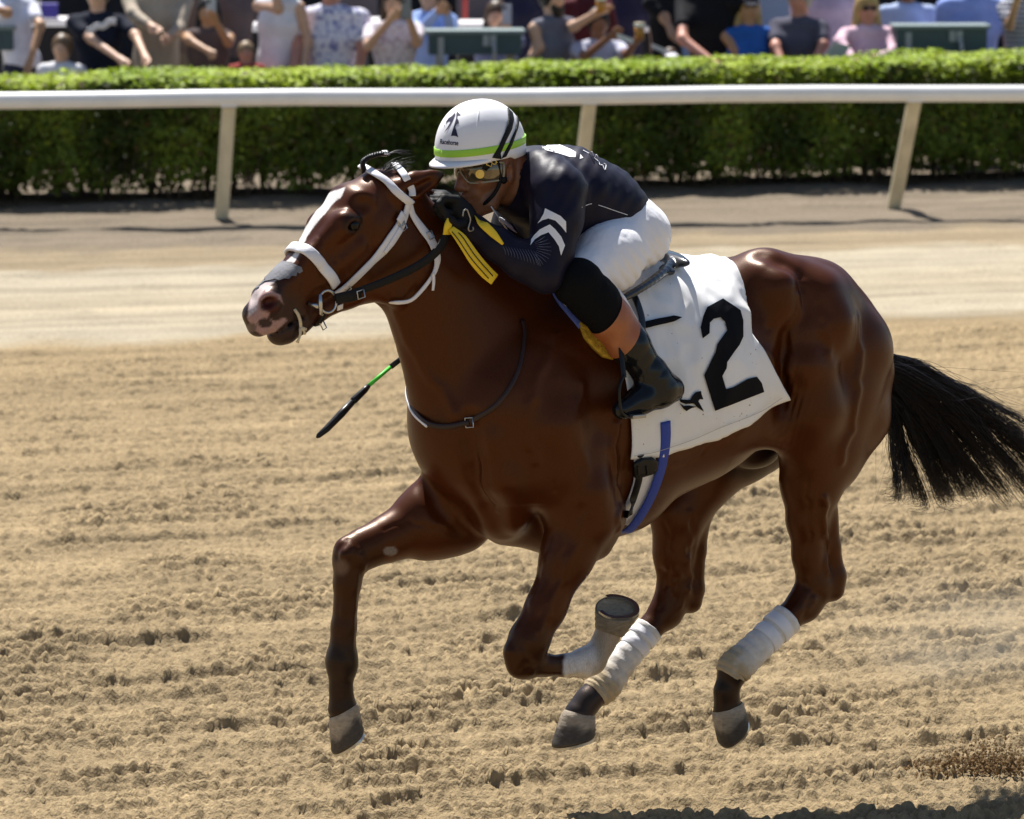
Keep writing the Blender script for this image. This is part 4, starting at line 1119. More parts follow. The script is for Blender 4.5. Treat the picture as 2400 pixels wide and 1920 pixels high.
# ------------------------------------------------------------------ the jockey
def c2(px, py): return (980 + px * .3247, 210 + py * .3247)
def c7(px, py): return (1000 + px * .1739, 220 + py * .1739)
def c8(px, py): return (1000 + px * .1971, 400 + py * .1971)
HF = Vector((-math.cos(HA + .10), -math.sin(HA + .10), 0)); HL = U.cross(HF)      # which way the face looks
HLn = np.array(HL)
def jt(V, *rows, lat=0.0, k=None, sub=False, grow=0.0, ax=None):
    p, r, s = N(*rows, lat=lat); V.tube(p, [q + grow for q in r], s, ax=ax, k=k, sub=sub)
HC = P(1147, 386, 0)
def hp(f, l, u): return HC + HF * f + HL * l + U * u
def head_prims(V):
    V.ball(hp(-.015, 0, .02), (.102, .078, .115), (HF, HL, U), k=.03)                # skull
    V.tube([hp(.055, 0, -.03), hp(.050, 0, -.10)], [.052, .042], [1.1, 1.0], ax=HLn, k=.03)    # face
    V.tube([hp(.045, 0, -.115), hp(.062, 0, -.135)], [.036, .024], [1.1, 1.1], ax=HLn, k=.02)  # chin
    for s in (1, -1):
        V.tube([hp(.0, s * .05, -.06), hp(.03, s * .042, -.115), hp(.058, s * .012, -.138)], [.026, .02, .017], k=.025)   # jaw
        V.ball(hp(.062, s * .043, -.045), (.026, .022, .02), (HF, HL, U), k=.02)      # cheekbone
        V.ball(hp(.074, s * .022, -.082), (.02, .018, .016), (HF, HL, U), k=.02)
        V.ball(hp(.108, s * .013, -.066), (.011, .009, .009), (HF, HL, U), k=.008)    # nostril wings
        V.ball(hp(.090, s * .032, -.008), (.016, .017, .012), (HF, HL, U), k=.012, sub=True)   # eye hollows
        V.ball(hp(.082, s * .032, -.008), (.014, .016, .012), (HF, HL, U), k=.006)
        V.tube([hp(.096, s * .012, .012), hp(.084, s * .046, .012)], [.010, .008], k=.012)     # brow
        e = hp(-.012, s * .080, -.022)                                                 # ear
        tilt = -HF * .25 + U
        V.ball(e - HF * .006, (.019, .010, .034), (HF, (HL * s - HF * .5).normalized(), U), k=.008)
        V.ball(e + HL * s * .009 + HF * .002, (.010, .008, .02), (HF, HL, U), k=.006, sub=True)
    V.tube([hp(.094, 0, -.012), hp(.112, 0, -.045), hp(.120, 0, -.062)], [.010, .0125, .0145], k=.012)   # nose
    V.tube([hp(.092, .022, -.0935), hp(.103, 0, -.092), hp(.092, -.022, -.0935)], [.006, .009, .006], k=.006)  # lips
    V.tube([hp(.090, .020, -.108), hp(.101, 0, -.108), hp(.090, -.020, -.108)], [.006, .010, .006], k=.006)
    V.tube([hp(.095, .024, -.100), hp(.110, 0, -.100), hp(.095, -.024, -.100)], [.002, .0025, .002], k=.004, sub=True)
def neck_prims(V, g=0.0, k=None):
    jt(V, (1185, 438, 46, 0), (1228, 448, 56, 0), (1275, 450, 70, 0), grow=g, k=k)
def torso_prims(V, g=0.0):
    jt(V, (1252, 436, 80, 0, .15), (1322, 454, 96, 0, .172), (1396, 481, 82, 0, .16), (1454, 515, 60, 0, .14), k=.06, grow=g)
    jt(V, (1300, 520, 55, 0, .14), (1390, 540, 40, 0, .13), k=.06, grow=g)
def arm_prims(V, s, g=0.0):
    if s > 0:
        jt(V, (1270, 405, 50, .10), (1308, 450, 58, .19), (1305, 520, 50, .225), (1292, 590, 44, .245), (1278, 640, 36, .26), k=.045, grow=g)
        jt(V, (1278, 642, 37, .26), (1225, 612, 37, .225), (1165, 572, 32, .17), (1112, 536, 24, .125), (1095, 522, 22, .115), k=.03, grow=g)
    else:
        jt(V, (1240, 400, 48, -.10), (1240, 450, 54, -.19), (1210, 530, 48, -.235), (1180, 600, 42, -.26), k=.045, grow=g)
        jt(V, (1180, 600, 38, -.26), (1120, 570, 32, -.19), (1060, 522, 24, -.09), (1050, 512, 22, -.075), k=.03, grow=g)
def hand_prims(V, s, g=0.0):
    if s > 0: q = lambda x, y, l: P(x, y, l)
    else:     q = lambda x, y, l: P(x - 32, y - 12, -l + .03)
    def t(rows, k=.006):
        V.tube([q(*r[:3]) for r in rows], [r[3] + g for r in rows], k=k)
    t([(1098, 524, .115, .029), (1082, 505, .112, .034), (1066, 484, .105, .030)], .02)
    t([(1092, 508, .125, .026), (1074, 480, .120, .022)], .02)
    for i, (l, w) in enumerate(((.128, .0098), (.108, .0102), (.088, .0100), (.068, .0088))):
        y = 6 * (i - 1.2); e = (0, -4, -2, 4)[i]
        t([(1072, 476 + y, l, w + .003), (1040 + e, 474 + y * 1.2, l + .006, w + .001), (1028 + e, 488 + y * 1.3, l + .010, w), (1040 + e, 503 + y, l + .010, w - .001), (1056, 504 + y * .8, l + .004, w - .002)])
    t([(1094, 520, .14, .016), (1072, 528, .152, .0125), (1056, 516, .150, .0105), (1046, 506, .142, .009)])
def leg_prims(V, s, g=0.0, part='all'):
    d = (0, 0) if s > 0 else (-150, -55)
    la = lambda v: v if s > 0 else -v
    o = lambda x, y: (x, y) if s > 0 else (x - 118, y - 40)
    if part in ('all', 'thigh'):
        jt(V, (1462, 550, 70, la(.10), .115), (*o(1425, 605) , 70, la(.20), .085), (*o(1356, 666), 52, la(.28), .062), k=.05, grow=g)
        jt(V, (1452, 548, 68, la(.06), .10), (1470, 562, 62, la(.09), .09), k=.05, grow=g)
    if part in ('all', 'knee'):
        jt(V, (*o(1356, 664), 51, la(.285), .067), (*o(1394, 704), 43, la(.30)), (*o(1428, 746), 41, la(.315)), k=.03, grow=g)
    if part in ('all', 'shin'):
        jt(V, (*o(1432, 748), 40, la(.315)), (*o(1474, 806), 38, la(.335)), (*o(1530, 885), 32, la(.35)), (*o(1545, 905), 32, la(.352)), k=.03, grow=g)
    if part in ('all', 'shin', 'foot'):
        jt(V, (*o(1572, 912), 26, la(.352)), (*o(1545, 918), 30, la(.354)), (*o(1500, 938), 25, la(.358)), (*o(1458, 960), 17, la(.36)), k=.025, grow=g)
def pelvis_prims(V, g=0.0):
    jt(V, (1440, 512, 58, 0, .14), (1468, 540, 64, 0, .15), (1470, 556, 62, 0, .145), k=.06, grow=g)
BV = Vol(.0055, .03)
head_prims(BV); neck_prims(BV); torso_prims(BV, -.008); pelvis_prims(BV, -.008)
for s in (1, -1): arm_prims(BV, s, -.009); hand_prims(BV, s, -.001); leg_prims(BV, s, -.012)
bp_, bq_ = BV.build(0, 1)
me = mesh('jockey_body', bp_, bq_)
M_skin = material('brown_skin', (.25, .10, .048), .42, .45, noise=.10, nscale=40, bump=.12, bscale=300, bdist=.002, sub=.08)
jockey = link('person', me, None, M_skin)
jockey['label'] = 'jockey in black silks, white breeches and white helmet crouching over the racehorse neck'
jockey['category'] = 'person'
BODY_BVH = BVHTree.FromPolygons([Vector(v) for v in bp_], bq_.tolist())
M_black_silk = material('black_silks', (.006, .005, .017), .5, .2, noise=.15, nscale=30, bump=.3, bscale=24, bdist=.006, stretch=(1, 1, .5), sheen=.015)
M_breech = material('white_breeches', (.80, .79, .82), .62, .35, bump=.5, bscale=15, bdist=.012, stretch=(1.4, 1.4, .5), sheen=.1)
def wrinkled(V, g, name, mat, amp, fr, seed, cut=None, iso=0.0, smooth=2, folds=None):
    p, q = V.build(iso, smooth)
    nr = None
    me = mesh(name, p, q); n = np.empty(len(p) * 3, np.float32); me.vertices.foreach_get('normal', n); n = n.reshape(-1, 3)
    if amp:
        w = noise3(p, fr, seed, 3) - .5; r = np.abs(noise3(p * np.array([1, 1, .6]), fr * 1.7, seed + 3, 2) - .5)
        p = p + n * (amp * w + amp * 1.2 * (.2 - r))[:, None]
    if folds: p = p + n * folds(p)[:, None]
    me.vertices.foreach_set('co', p.astype(np.float32).ravel()); me.update()
    if cut:
        bm = bmesh.new(); bm.from_mesh(me)
        for co, no in cut: bmesh.ops.bisect_plane(bm, geom=bm.verts[:] + bm.edges[:] + bm.faces[:], plane_co=co, plane_no=no, clear_outer=True)
        bm.to_mesh(me); bm.free()
    o = link(name, me, jockey, mat)
    bv = BVHTree.FromPolygons([v.co for v in me.vertices], [tuple(f.vertices) for f in me.polygons])
    return o, bv
def trim(o, co, no, region=None):
    bm = bmesh.new(); bm.from_mesh(o.data)
    g = bm.verts[:] + bm.edges[:] + bm.faces[:]
    if region: 
        fs = [f for f in bm.faces if region(f.calc_center_median())]; g = list({v for f in fs for v in f.verts}) + list({e for f in fs for e in f.edges}) + fs
    bmesh.ops.bisect_plane(bm, geom=g, plane_co=co, plane_no=no, clear_outer=True); bm.to_mesh(o.data); bm.free()
# breeches
V = Vol(.006, .05); pelvis_prims(V, .010); jt(V, (1376, 492, 74, 0, .145), (1425, 508, 62, 0, .135), (1452, 522, 54, 0, .125), k=.05, grow=.004)
for s in (1, -1): leg_prims(V, s, .010, 'thigh')
def thigh_folds(p):
    x, y = project(p); t = (x - 1300) * .62 + (y - 640) * -.4
    d = ((x - 1440) * .5 + (y - 640) * .86)
    return .0052 * (.6 - np.abs(np.sin(t * .19 + 1.6 * noise3(p, 7, 4)))) * (.4 + .9 * noise3(p, 9, 14)) * sstep(-np.abs(d - 5), -70, -10) * sstep(x, 1330, 1400)
breeches, BR_BVH = wrinkled(V, 0, 'breeches', M_breech, .006, 13, 2, folds=thigh_folds)
# jersey
V = Vol(.006, .045); torso_prims(V, .012); neck_prims(V, .012)
for s in (1, -1): arm_prims(V, s, .006)
nk0, nk1 = P(1186, 425, 0), P(1240, 440, 0)
def back_folds(p):
    x, y = project(p)
    return .0010 * np.sin(((x - 1300) * .8 + (y - 420) * .5) * .22 + 4 * noise3(p, 6, 7)) * sstep(x, 1230, 1300) * sstep(-y, -560, -480)
jersey, JE_BVH = wrinkled(V, 0, 'jersey', M_black_silk, .006, 9, 6, cut=[(P(1488, 528, 0), (P(1488, 528, 0) - P(1455, 470, 0)).cross(L).normalized() * -1 if False else (P(1500, 535, 0) - P(1400, 474, 0)).normalized()), (P(1178, 438, 0), (P(1150, 425, 0) - P(1200, 440, 0)).normalized())] if False else None, folds=back_folds)
trim(jersey, P(1480, 505, 0), (P(1520, 522, 0) - P(1450, 485, 0)).normalized(), lambda c: project(np.array([c]))[0][0] > 1380)
trim(jersey, P(1184, 440, 0), (P(1150, 425, 0) - P(1184, 440, 0)).normalized(), lambda c: abs(loc(c)[1]) < .09 and project(np.array([c]))[1][0] < 480 and project(np.array([c]))[0][0] < 1230)
V = Vol(.004, .02); jt(V, (1184, 437, 50, 0), (1212, 445, 57, 0), (1236, 449, 62, 0), grow=.012)
p, q = V.build(0, 2); col_ = link('collar', mesh('collar', p, q), jockey, M_black_silk)
trim(col_, P(1181, 437, 0), (P(1150, 428, 0) - P(1195, 441, 0)).normalized()); trim(col_, P(1240, 450, 0), (P(1260, 455, 0) - P(1230, 447, 0)).normalized())
# knees, boots
M_knee = material('black_knee_pad', (.004, .004, .005), .8, .12, bump=.3, bscale=60)
M_boot = material('black_patent_boot', (.006, .0065, .008), .16, .32, bump=.2, bscale=16, bdist=.008, noise=.1)
M_tan = material('tan_boot_top', (.33, .105, .035), .35, .5, noise=.12, nscale=20, bump=.1, bscale=60)
M_sole = material('black_rubber_sole', (.01, .01, .01), .6, .4)
for s in (1, -1):
    la = .315 * s; ofx = (0, 0) if s > 0 else (-118, -40)
    V = Vol(.005, .03); leg_prims(V, s, .0135, 'knee')
    if s > 0: jt(V, (1352, 640, 16, .30), (1384, 622, 5, .275), k=.02)
    k_, KN_BVH = wrinkled(V, 0, 'knee_cover', M_knee, .003, 16, 4)
    ax_ = (P(1464 + ofx[0], 755 + ofx[1], la) - P(1384 + ofx[0], 695 + ofx[1], la)).normalized()
    trim(k_, P(1430 + ofx[0], 731 + ofx[1], la), ax_)
    V = Vol(.005, .03); leg_prims(V, s, .009, 'shin')
    def boot_folds(p):
        x, y = project(p); x, y = x - ofx[0], y - ofx[1]; t = (x - 1500) * .55 + (y - 850) * .83 + (x - 1500) * .25
        return .0042 * (.6 - np.abs(np.sin(t * .085 + 2.2 * noise3(p, 9, 3)))) * np.exp(-((x - 1520) / 50) ** 2 - ((y - 862) / 42) ** 2)
    b_, BO = wrinkled(V, 0, 'riding_boot', M_boot, .0015, 9, 9, folds=boot_folds)
    trim(b_, P(1458 + ofx[0], 770 + ofx[1], la), -ax_)
    if s > 0: BO_BVH = BO
    V = Vol(.0045, .03); leg_prims(V, s, .0125, 'shin'); leg_prims(V, s, .0105, 'knee')
    p, q = V.build(0, 2); cuff = link('boot_top', mesh('boot_top', p, q), b_, M_tan)
    trim(cuff, P(1424 + ofx[0], 726 + ofx[1], la), -ax_); trim(cuff, P(1464 + ofx[0], 776 + ofx[1], la), ax_)
    pts, rs, _ = N((1585 + ofx[0], 928 + ofx[1], 17, .352 * s), (1545 + ofx[0], 940 + ofx[1], 19, .355 * s), (1500 + ofx[0], 958 + ofx[1], 17, .36 * s), (1452 + ofx[0], 972 + ofx[1], 10, .362 * s))
    V = Vol(.004, .01); V.tube(pts, [r * .62 for r in rs], [2.0, 2.0, 2.2, 2.2], ax=Ln)
    p, q = V.build(0, 2); link('sole', mesh('sole', p, q), b_, M_sole)
strap('boot_piping', [hit(1452, 692, BODY_BVH, .02), hit(1470, 716, BODY_BVH, .02), hit(1490, 752, BODY_BVH, .02), hit(1512, 795, BODY_BVH, .02), hit(1540, 835, BODY_BVH, .02)] if False else [(P(1446, 676, .33), L), (P(1462, 700, .345), L), (P(1484, 738, .352), L), (P(1506, 774, .352), L)], [.004, .012, .009, .005], .004, jockey, M_breech)
# gloves
M_glove = material('black_glove', (.005, .005, .006), .65, .25, bump=.4, bscale=70, bdist=.004)
for s in (1, -1):
    V = Vol(.0028, .006); hand_prims(V, s, .0022)
    p, q = V.build(0, 1); link('glove', mesh('glove', p, q), jockey, M_glove)
# helmet
M_helm = material('white_helmet_cover', (.80, .79, .81), .48, .4, bump=.10, bscale=16, bdist=.01)
M_lime = material('lime_band', (.33, .62, .05), .5, .4)
helmet = empty('helmet', hp(0, 0, .05), 'x', 'x'); del helmet['label']; del helmet['category']; helmet.parent = jockey; helmet.matrix_parent_inverse = jockey.matrix_world.inverted()
hc = P(1126, 347, 0); RFh, RLh, RUh = .152, .121, .150
HT = .125; HFt = HF * math.cos(HT) - U * math.sin(HT); HUt = U * math.cos(HT) + HF * math.sin(HT)
def dome(f, l, u): return hc + HFt * (RFh * f) + HL * (RLh * l) + HUt * (RUh * u)
vs, fs = [], []; na, nb = 72, 26
for b in range(nb + 1):
    for a in range(na):
        g = 2 * math.pi * a / na; el = -.16 + (math.pi / 2 + .16) * b / nb
        if b == 0: el -= .06 * (math.cos(g) < -.2) * 1.0
        w = math.cos(el) ** .9 if el > 0 else 1 - .25 * el * el
        vs.append(dome(math.cos(g) * w, math.sin(g) * w, math.sin(el)))
for b in range(nb):
    for a in range(na): fs.append((b * na + a, b * na + (a + 1) % na, (b + 1) * na + (a + 1) % na, (b + 1) * na + a))
me = mesh('shell', vs, fs)
sh = link('shell', me, helmet, M_helm); md = sh.modifiers.new('thickness', 'SOLIDIFY'); md.thickness = .012; md.offset = -1
HE_BVH = BVHTree.FromPolygons([Vector(v) for v in vs], fs)
vs, fs = [], []
for i in range(25):     # peak
    g = -1.25 + 2.5 * i / 24; w = math.cos(g / 1.25 * math.pi / 2) ** .6
    o1 = dome(math.cos(g) * .985, math.sin(g) * .985, -.07); o2 = dome(math.cos(g) * (.985 + .20 * w), math.sin(g) * (.985 + .10 * w), -.13 - .03 * w); o3 = o2 - U * .006; o4 = dome(math.cos(g) * .96, math.sin(g) * .96, -.17)
    vs += [o1, o2, o3, o4]
    if i:
        k = (i - 1) * 4
        for j in range(4): fs.append((k + j, k + 4 + j, k + 4 + (j + 1) % 4, k + (j + 1) % 4))
link('peak', mesh('peak', vs, fs), helmet, M_helm)
band = []
for i in range(49):
    g = 2 * math.pi * i / 48; band.append((dome(math.cos(g) * 1.004, math.sin(g) * 1.004, .075), (HF * math.cos(g) + HL * math.sin(g)).normalized()))
strap('lime_band', band, .022, .0012, helmet, M_lime, n=120)
for rows in ([(1126, 236), (1122, 262), (1118, 295), (1116, 350)], ):
    strap('seam', [hit(x, y, HE_BVH, .0) for x, y in rows], .003, .0015, helmet, M_helm)
P1 = [c7(*p) for p in ((1085, 195), (1150, 262), (1168, 350), (1140, 480), (1060, 640), (990, 800), (1000, 880), (880, 862), (960, 720), (1050, 520), (1098, 340))]
P2 = [c7(*p) for p in ((1205, 300), (1236, 380), (1218, 470), (1140, 690), (1062, 845), (1005, 870), (1095, 690), (1195, 475), (1212, 390))]
M_elastic = material('black_elastic', (.005, .005, .006), .6, .25, bump=.2, bscale=200)
decal('goggle_strap', P1, HE_BVH, .004, helmet, M_elastic, step=5, thick=.003); decal('goggle_strap', P2, HE_BVH, .0045, helmet, M_elastic, step=4, thick=.003)
M_navy = material('navy_print', (.02, .018, .05), .6, .3)
for poly in (((385, 255), (390, 285), (350, 370), (290, 470), (235, 530), (285, 450), (320, 390), (322, 372), (290, 372), (262, 410), (268, 375), (300, 330), (345, 300)),
             ((410, 235), (425, 255), (462, 285), (440, 292), (418, 292), (412, 330), (432, 365), (436, 400), (408, 410), (385, 450), (400, 490), (428, 590), (400, 572), (365, 566), (330, 572), (352, 490), (380, 400), (400, 330), (402, 275)), ((238, 425), (250, 432), (244, 445))):
    decal('horse_emblem', [c7(*p) for p in poly], HE_BVH, .0012, helmet, M_navy, step=3)
def text_mesh(txt):
    cu = bpy.data.curves.new('t', 'FONT'); cu.body = txt; cu.offset = .022; ob = bpy.data.objects.new('t', cu); COL.objects.link(ob)
    bpy.context.view_layer.update(); dg = bpy.context.evaluated_depsgraph_get()
    m = bpy.data.meshes.new_from_object(ob.evaluated_get(dg)); bpy.data.objects.remove(ob)
    return m
def lettering(name, txt, x0, y0, x1, y1, h, bvh, off, parent, mat, slant=0.0, stretchy=1.0):
    """words laid along the line from (x0,y0) to (x1,y1) on a curved surface"""
    m = text_mesh(txt); co = np.empty(len(m.vertices) * 3); m.vertices.foreach_get('co', co); co = co.reshape(-1, 3)
    w = co[:, 0].max(); sx = math.hypot(x1 - x0, y1 - y0) / w; ux, uy = (x1 - x0) / (w * sx), (y1 - y0) / (w * sx)
    for i, c in enumerate(co):
        a, b = c[0] * sx, c[1] * h
        a += b * slant
        p, n = hit(x0 + ux * a + uy * b, y0 + uy * a - ux * b, bvh, off); m.vertices[i].co = p
    m.update(); return link(name, m, parent, mat)
lettering('lettering', 'Racehorse', 1031, 337, 1074, 341, 16, HE_BVH, .0012, helmet, M_navy)
# harness, goggles
v, f = pipe(bez([P(1166, 376, .085), P(1170, 398, .088), P(1172, 425, .086), P(1160, 452, .08), P(1140, 474, .06), P(1116, 492, .02)], 24), .006, 8); link('chin_strap', mesh('chin_strap', v, f), helmet, M_elastic)
bm = bmesh.new(); bmesh.ops.create_uvsphere(bm, u_segments=14, v_segments=10, radius=.012); me = bpy.data.meshes.new('chin_strap_buckle'); bm.to_mesh(me); bm.free()
o = link('chin_strap_buckle', me, helmet, M_elastic); o.location = P(1180, 422, .088)
goggles = empty('goggles', hp(.1, 0, -.01), 'x', 'x'); del goggles['label']; del goggles['category']; goggles.parent = jockey; goggles.matrix_parent_inverse = jockey.matrix_world.inverted()
M_lens = material('amber_mirror_lens', (.17, .135, .085), .07, .8, metallic=.55, noise=.5, nscale=16)
M_clear = material('clear_plastic_rim', (.30, .27, .2), .2, .6)
M_gold = material('gold_button', (.75, .52, .12), .3, .6, metallic=.4)
GC = hp(-.012, 0, -.005)
def gog(az, el, grow=0.0):
    return GC + HF * ((.128 + grow) * math.cos(az) * math.cos(el)) + HL * ((.092 + grow) * math.sin(az) * math.cos(el)) + U * ((.12 + grow) * math.sin(el))
vs, fs = [], []; na, nb = 40, 10
for i in range(na + 1):
    az = -1.35 + 2.7 * i / na; nose = .34 * math.exp(-(az / .22) ** 2)
    lo, hi = -.42 + nose + .10 * abs(az) , .20 - .02 * az * az
    for j in range(nb + 1):
        vs.append(gog(az, lo + (hi - lo) * j / nb, .004 * math.sin(math.pi * j / nb)))
for i in range(na):
    for j in range(nb): k = i * (nb + 1) + j; fs.append((k, k + nb + 1, k + nb + 2, k + 1))
o = link('lens', mesh('lens', vs, fs), goggles, M_lens); md = o.modifiers.new('thickness', 'SOLIDIFY'); md.thickness = .002
rim = [vs[i * (nb + 1)] for i in range(na + 1)] + [vs[na * (nb + 1) + j] for j in range(1, nb)] + [vs[i * (nb + 1) + nb] for i in range(na, -1, -1)] + [vs[j] for j in range(nb - 1, -1, -1)]
v, f = pipe(rim, .0035, 8, False); link('rim', mesh('rim', v, f), goggles, M_clear)
bc = P(1124, 408, .098); v, f = pipe([bc - (HL + HF * .5).normalized() * .006, bc + (HL + HF * .5).normalized() * .006], .0135, 24); link('button', mesh('button', v, f, False), goggles, M_gold)
v, f = pipe([bc + (HL + HF * .5).normalized() * .006, bc + (HL + HF * .5).normalized() * .009], .008, 20); link('button_cap', mesh('button_cap', v, f, False), goggles, M_gold)
strap('strap', [(P(1134, 398, .098), HL), (P(1142, 388, .104), HL), (P(1152, 378, .110), HL), (P(1162, 368, .115), HL)], [.018, .022, .022, .022], .004, goggles, M_elastic)
q = [P(*c7(x, y), .114) for x, y in ((820, 905), (885, 925), (865, 980), (805, 955), (820, 905))]
v, f = pipe(q, .002, 6); link('strap_buckle', mesh('strap_buckle', v, f), goggles, M_gold)
q = [P(*c7(x, y), .116) for x, y in ((885, 940), (920, 950), (940, 925), (930, 900), (905, 900))]
v, f = pipe(bez(q, 14), .002, 6); link('strap_hook', mesh('strap_hook', v, f), goggles, M_gold)
# fabric prints
M_print = material('white_print', (.78, .77, .79), .7, .3)
for poly in (((1410, 450), (1450, 470), (1590, 540), (1655, 605), (1658, 740), (1600, 665), (1530, 595), (1450, 570), (1380, 590), (1320, 630), (1355, 580), (1395, 510)),
             ((1232, 890), (1245, 820), (1280, 770), (1350, 700), (1465, 640), (1530, 700), (1600, 790), (1642, 890), (1596, 1012), (1570, 900), (1520, 820), (1450, 735), (1360, 770), (1290, 820))):
    decal('sleeve_chevron', [c8(*p) for p in poly], JE_BVH, .0015, jersey, M_print, step=4)
for poly in (((770, 350), (850, 352), (905, 372), (885, 395), (905, 425), (880, 400), (850, 372)), ((895, 395), (940, 378), (1010, 395), (1100, 432), (1140, 455), (1135, 490), (1090, 488), (1010, 462), (920, 440), (898, 418)), ((1170, 468), (1192, 495), (1165, 503))):
    decal('back_emblem', [c2(*p) for p in poly], JE_BVH, .0015, jersey, M_print, step=4)
sc_ = [(1190, 440), (1230, 462), (1262, 480), (1300, 478), (1320, 490), (1298, 502), (1272, 496), (1300, 520), (1312, 545), (1330, 548), (1345, 580), (1355, 548), (1340, 535)]
strap('script_lettering', [hit(*c2(*p), JE_BVH, .001) for p in sc_], .0035, .001, jersey, M_print, n=70)
strap('side_seam', [hit(*c2(*p), JE_BVH, .0005) for p in ((1180, 850), (1250, 825), (1320, 840), (1420, 875), (1510, 905))], .002, .001, jersey, M_print, n=40)
M_rib = material('grey_rib_stitching', (.10, .10, .15), .6, .4)
for i in range(22):     # ribbed elbow
    t = i / 21; cx, cy = 1275 - 6 * t, 592
    a = 2.9 - 2.2 * t
    if i < 12: p0 = (1178 + i * 6.6, 577 + i * 1.0); p1 = (p0[0] + 7 + i * .9, p0[1] + 20 + i * 1.5)
    else:
        g = math.radians(88 - (i - 11) * 14); ro, ri = 40, 16
        p1 = (1253 + ro * math.cos(g), 586 + ro * math.sin(g)); p0 = (1247 + ri * .6 * math.cos(g), 582 + ri * math.sin(g))
    m_ = ((p0[0] + p1[0]) / 2 + 2, (p0[1] + p1[1]) / 2)
    strap('elbow_rib', [hit(*p0, JE_BVH, .0003), hit(*m_, JE_BVH, .0008), hit(*p1, JE_BVH, .0003)], [.0008, .0018, .0008], .0010, jersey, M_rib, n=8)
# breast pocket flap and collar glimpse, wrist ring
strap('collar_edge', [hit(*c2(*p), BODY_BVH, .018) for p in ((520, 835), (560, 890), (620, 950), (700, 995), (760, 1030))], [.004, .008, .010, .012, .006], .003, jersey, M_print)
M_gm = material('gunmetal', (.35, .33, .3), .35, .5, metallic=.8)
q = [P(*c8(x, y), .165) for x, y in ((428, 545), (440, 480), (478, 465), (505, 530), (520, 590), (495, 690), (520, 720), (555, 700), (548, 670))]
v, f = pipe(bez(q, 30), .0026, 7); link('rein_hook', mesh('rein_hook', v, f), reins, M_gm)
# stirrup
stir = empty('stirrup', P(1480, 970, .36), 'black stirrup iron holding the rider toe', 'stirrup')
q = [P(x, y, l) for x, y, l in ((1462, 880, .40), (1452, 910, .41), (1455, 960, .41), (1470, 976, .40), (1500, 972, .34), (1510, 955, .32))]
v, f = pipe(bez(q, 24), .005, 8); link('iron', mesh('iron', v, f), stir, M_black)
strap('leather', [(P(1462, 885, .40), L), (P(1458, 850, .385), L), (P(1455, 815, .37), L)], .018, .004, stir, M_black)
o = box('tread', P(1478, 972, .362), (.10, .05, .012), stir, M_gm, ax=L, ay=F, az=U)
# ------------------------------------------------------------------ the stand behind the hedge
M_dark = material('shaded_stand_wall', (.022, .02, .022), .9, .2, noise=.3, nscale=1.5)  # shade inside the stand painted as a near-black wall colour
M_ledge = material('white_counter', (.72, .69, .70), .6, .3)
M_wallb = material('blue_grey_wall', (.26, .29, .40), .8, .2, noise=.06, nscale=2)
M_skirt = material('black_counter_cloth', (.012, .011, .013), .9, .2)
wall = empty('stand_wall', (0, 50, AP), 'dark shaded wall of the stand behind the crowd', 'wall')
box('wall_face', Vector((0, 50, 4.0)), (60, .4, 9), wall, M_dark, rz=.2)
box('blue_grey_panel', at_depth(1563, 60, 48.2) + U * .4, (.72, .3, 4.2), wall, M_wallb, rz=.2, bevel=.01)
box('blue_grey_panel', at_depth(1820, 60, 48.6) + U * .4, (.75, .3, 4.2), wall, M_wallb, rz=.2, bevel=.01)
def counter(x0, x1, py, Y, label):
    a, b = at_depth(x0, py, Y), at_depth(x1, py, Y); c = (a + b) / 2; w = (b - a).length; h = c.z - AP
    r = empty('counter', Vector((c.x, c.y, AP)), label, 'counter')
    box('counter_top', Vector((c.x, c.y, c.z)), (w, .55, .06), r, M_ledge, rz=.07)
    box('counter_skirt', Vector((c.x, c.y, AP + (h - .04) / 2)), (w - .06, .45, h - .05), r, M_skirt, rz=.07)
    return r
counter(40, 200, 50, 39.5, 'white-topped counter between the white shirt and the navy shirt')
counter(545, 700, 62, 40, 'white-topped counter behind the woman raising her arm')
counter(850, 910, 52, 40, 'short white-topped counter left of the lace top')
counter(1065, 1235, 58, 40, 'white-topped counter behind the middle green cabinet')
counter(1440, 1600, 62, 39.5, 'white-topped counter right of the beer drinkers')
b = box('storage_box', at_depth(100, 25, 39.3), (.28, .2, .13), None, material('royal_blue_plastic', (.03, .02, .22), .5), rz=.1); b['label'] = 'blue box standing on the counter at the left'; b['category'] = 'box'
b2 = box('cup', at_depth(88, 24, 39.2), (.06, .06, .15), None, M_ledge); b2['label'] = 'pale cup in front of the blue box at the left'; b2['category'] = 'cup'
M_red = material('red_paint', (.35, .015, .02), .5)
v, f = pipe([at_depth(1090, 60, 41), at_depth(1090, -150, 41)], .028, 12); o = link('pole', mesh('pole', v, f), None, M_red); o['label'] = 'red pole behind the man in pale blue'; o['category'] = 'pole'
M_chair = material('mauve_grey_fabric', (.10, .085, .10), .9, .2)
for x in (835, 1215, 1120, 560):
    c = at_depth(x, 28, 42); r = empty('stand_seat', Vector((c.x, c.y, AP)), {835: 'mauve grey seat back between the patterned shirt and the lace top', 1215: 'mauve grey seat back behind the man in the grey vest', 1120: 'mauve grey seat back beside the red pole', 560: 'mauve grey seat back left of the raised arm'}[x], 'seat')
    box('seat_back', c + U * .05, (.42, .06, .5), r, M_chair, bevel=.03); box('seat_base', c - U * .25 - Vector((0, .2, 0)), (.42, .42, .08), r, M_chair, bevel=.02)
    box('seat_leg', Vector((c.x, c.y - .15, (c.z - .3 + AP) / 2)), (.06, .06, c.z - .3 - AP), r, M_skirt)
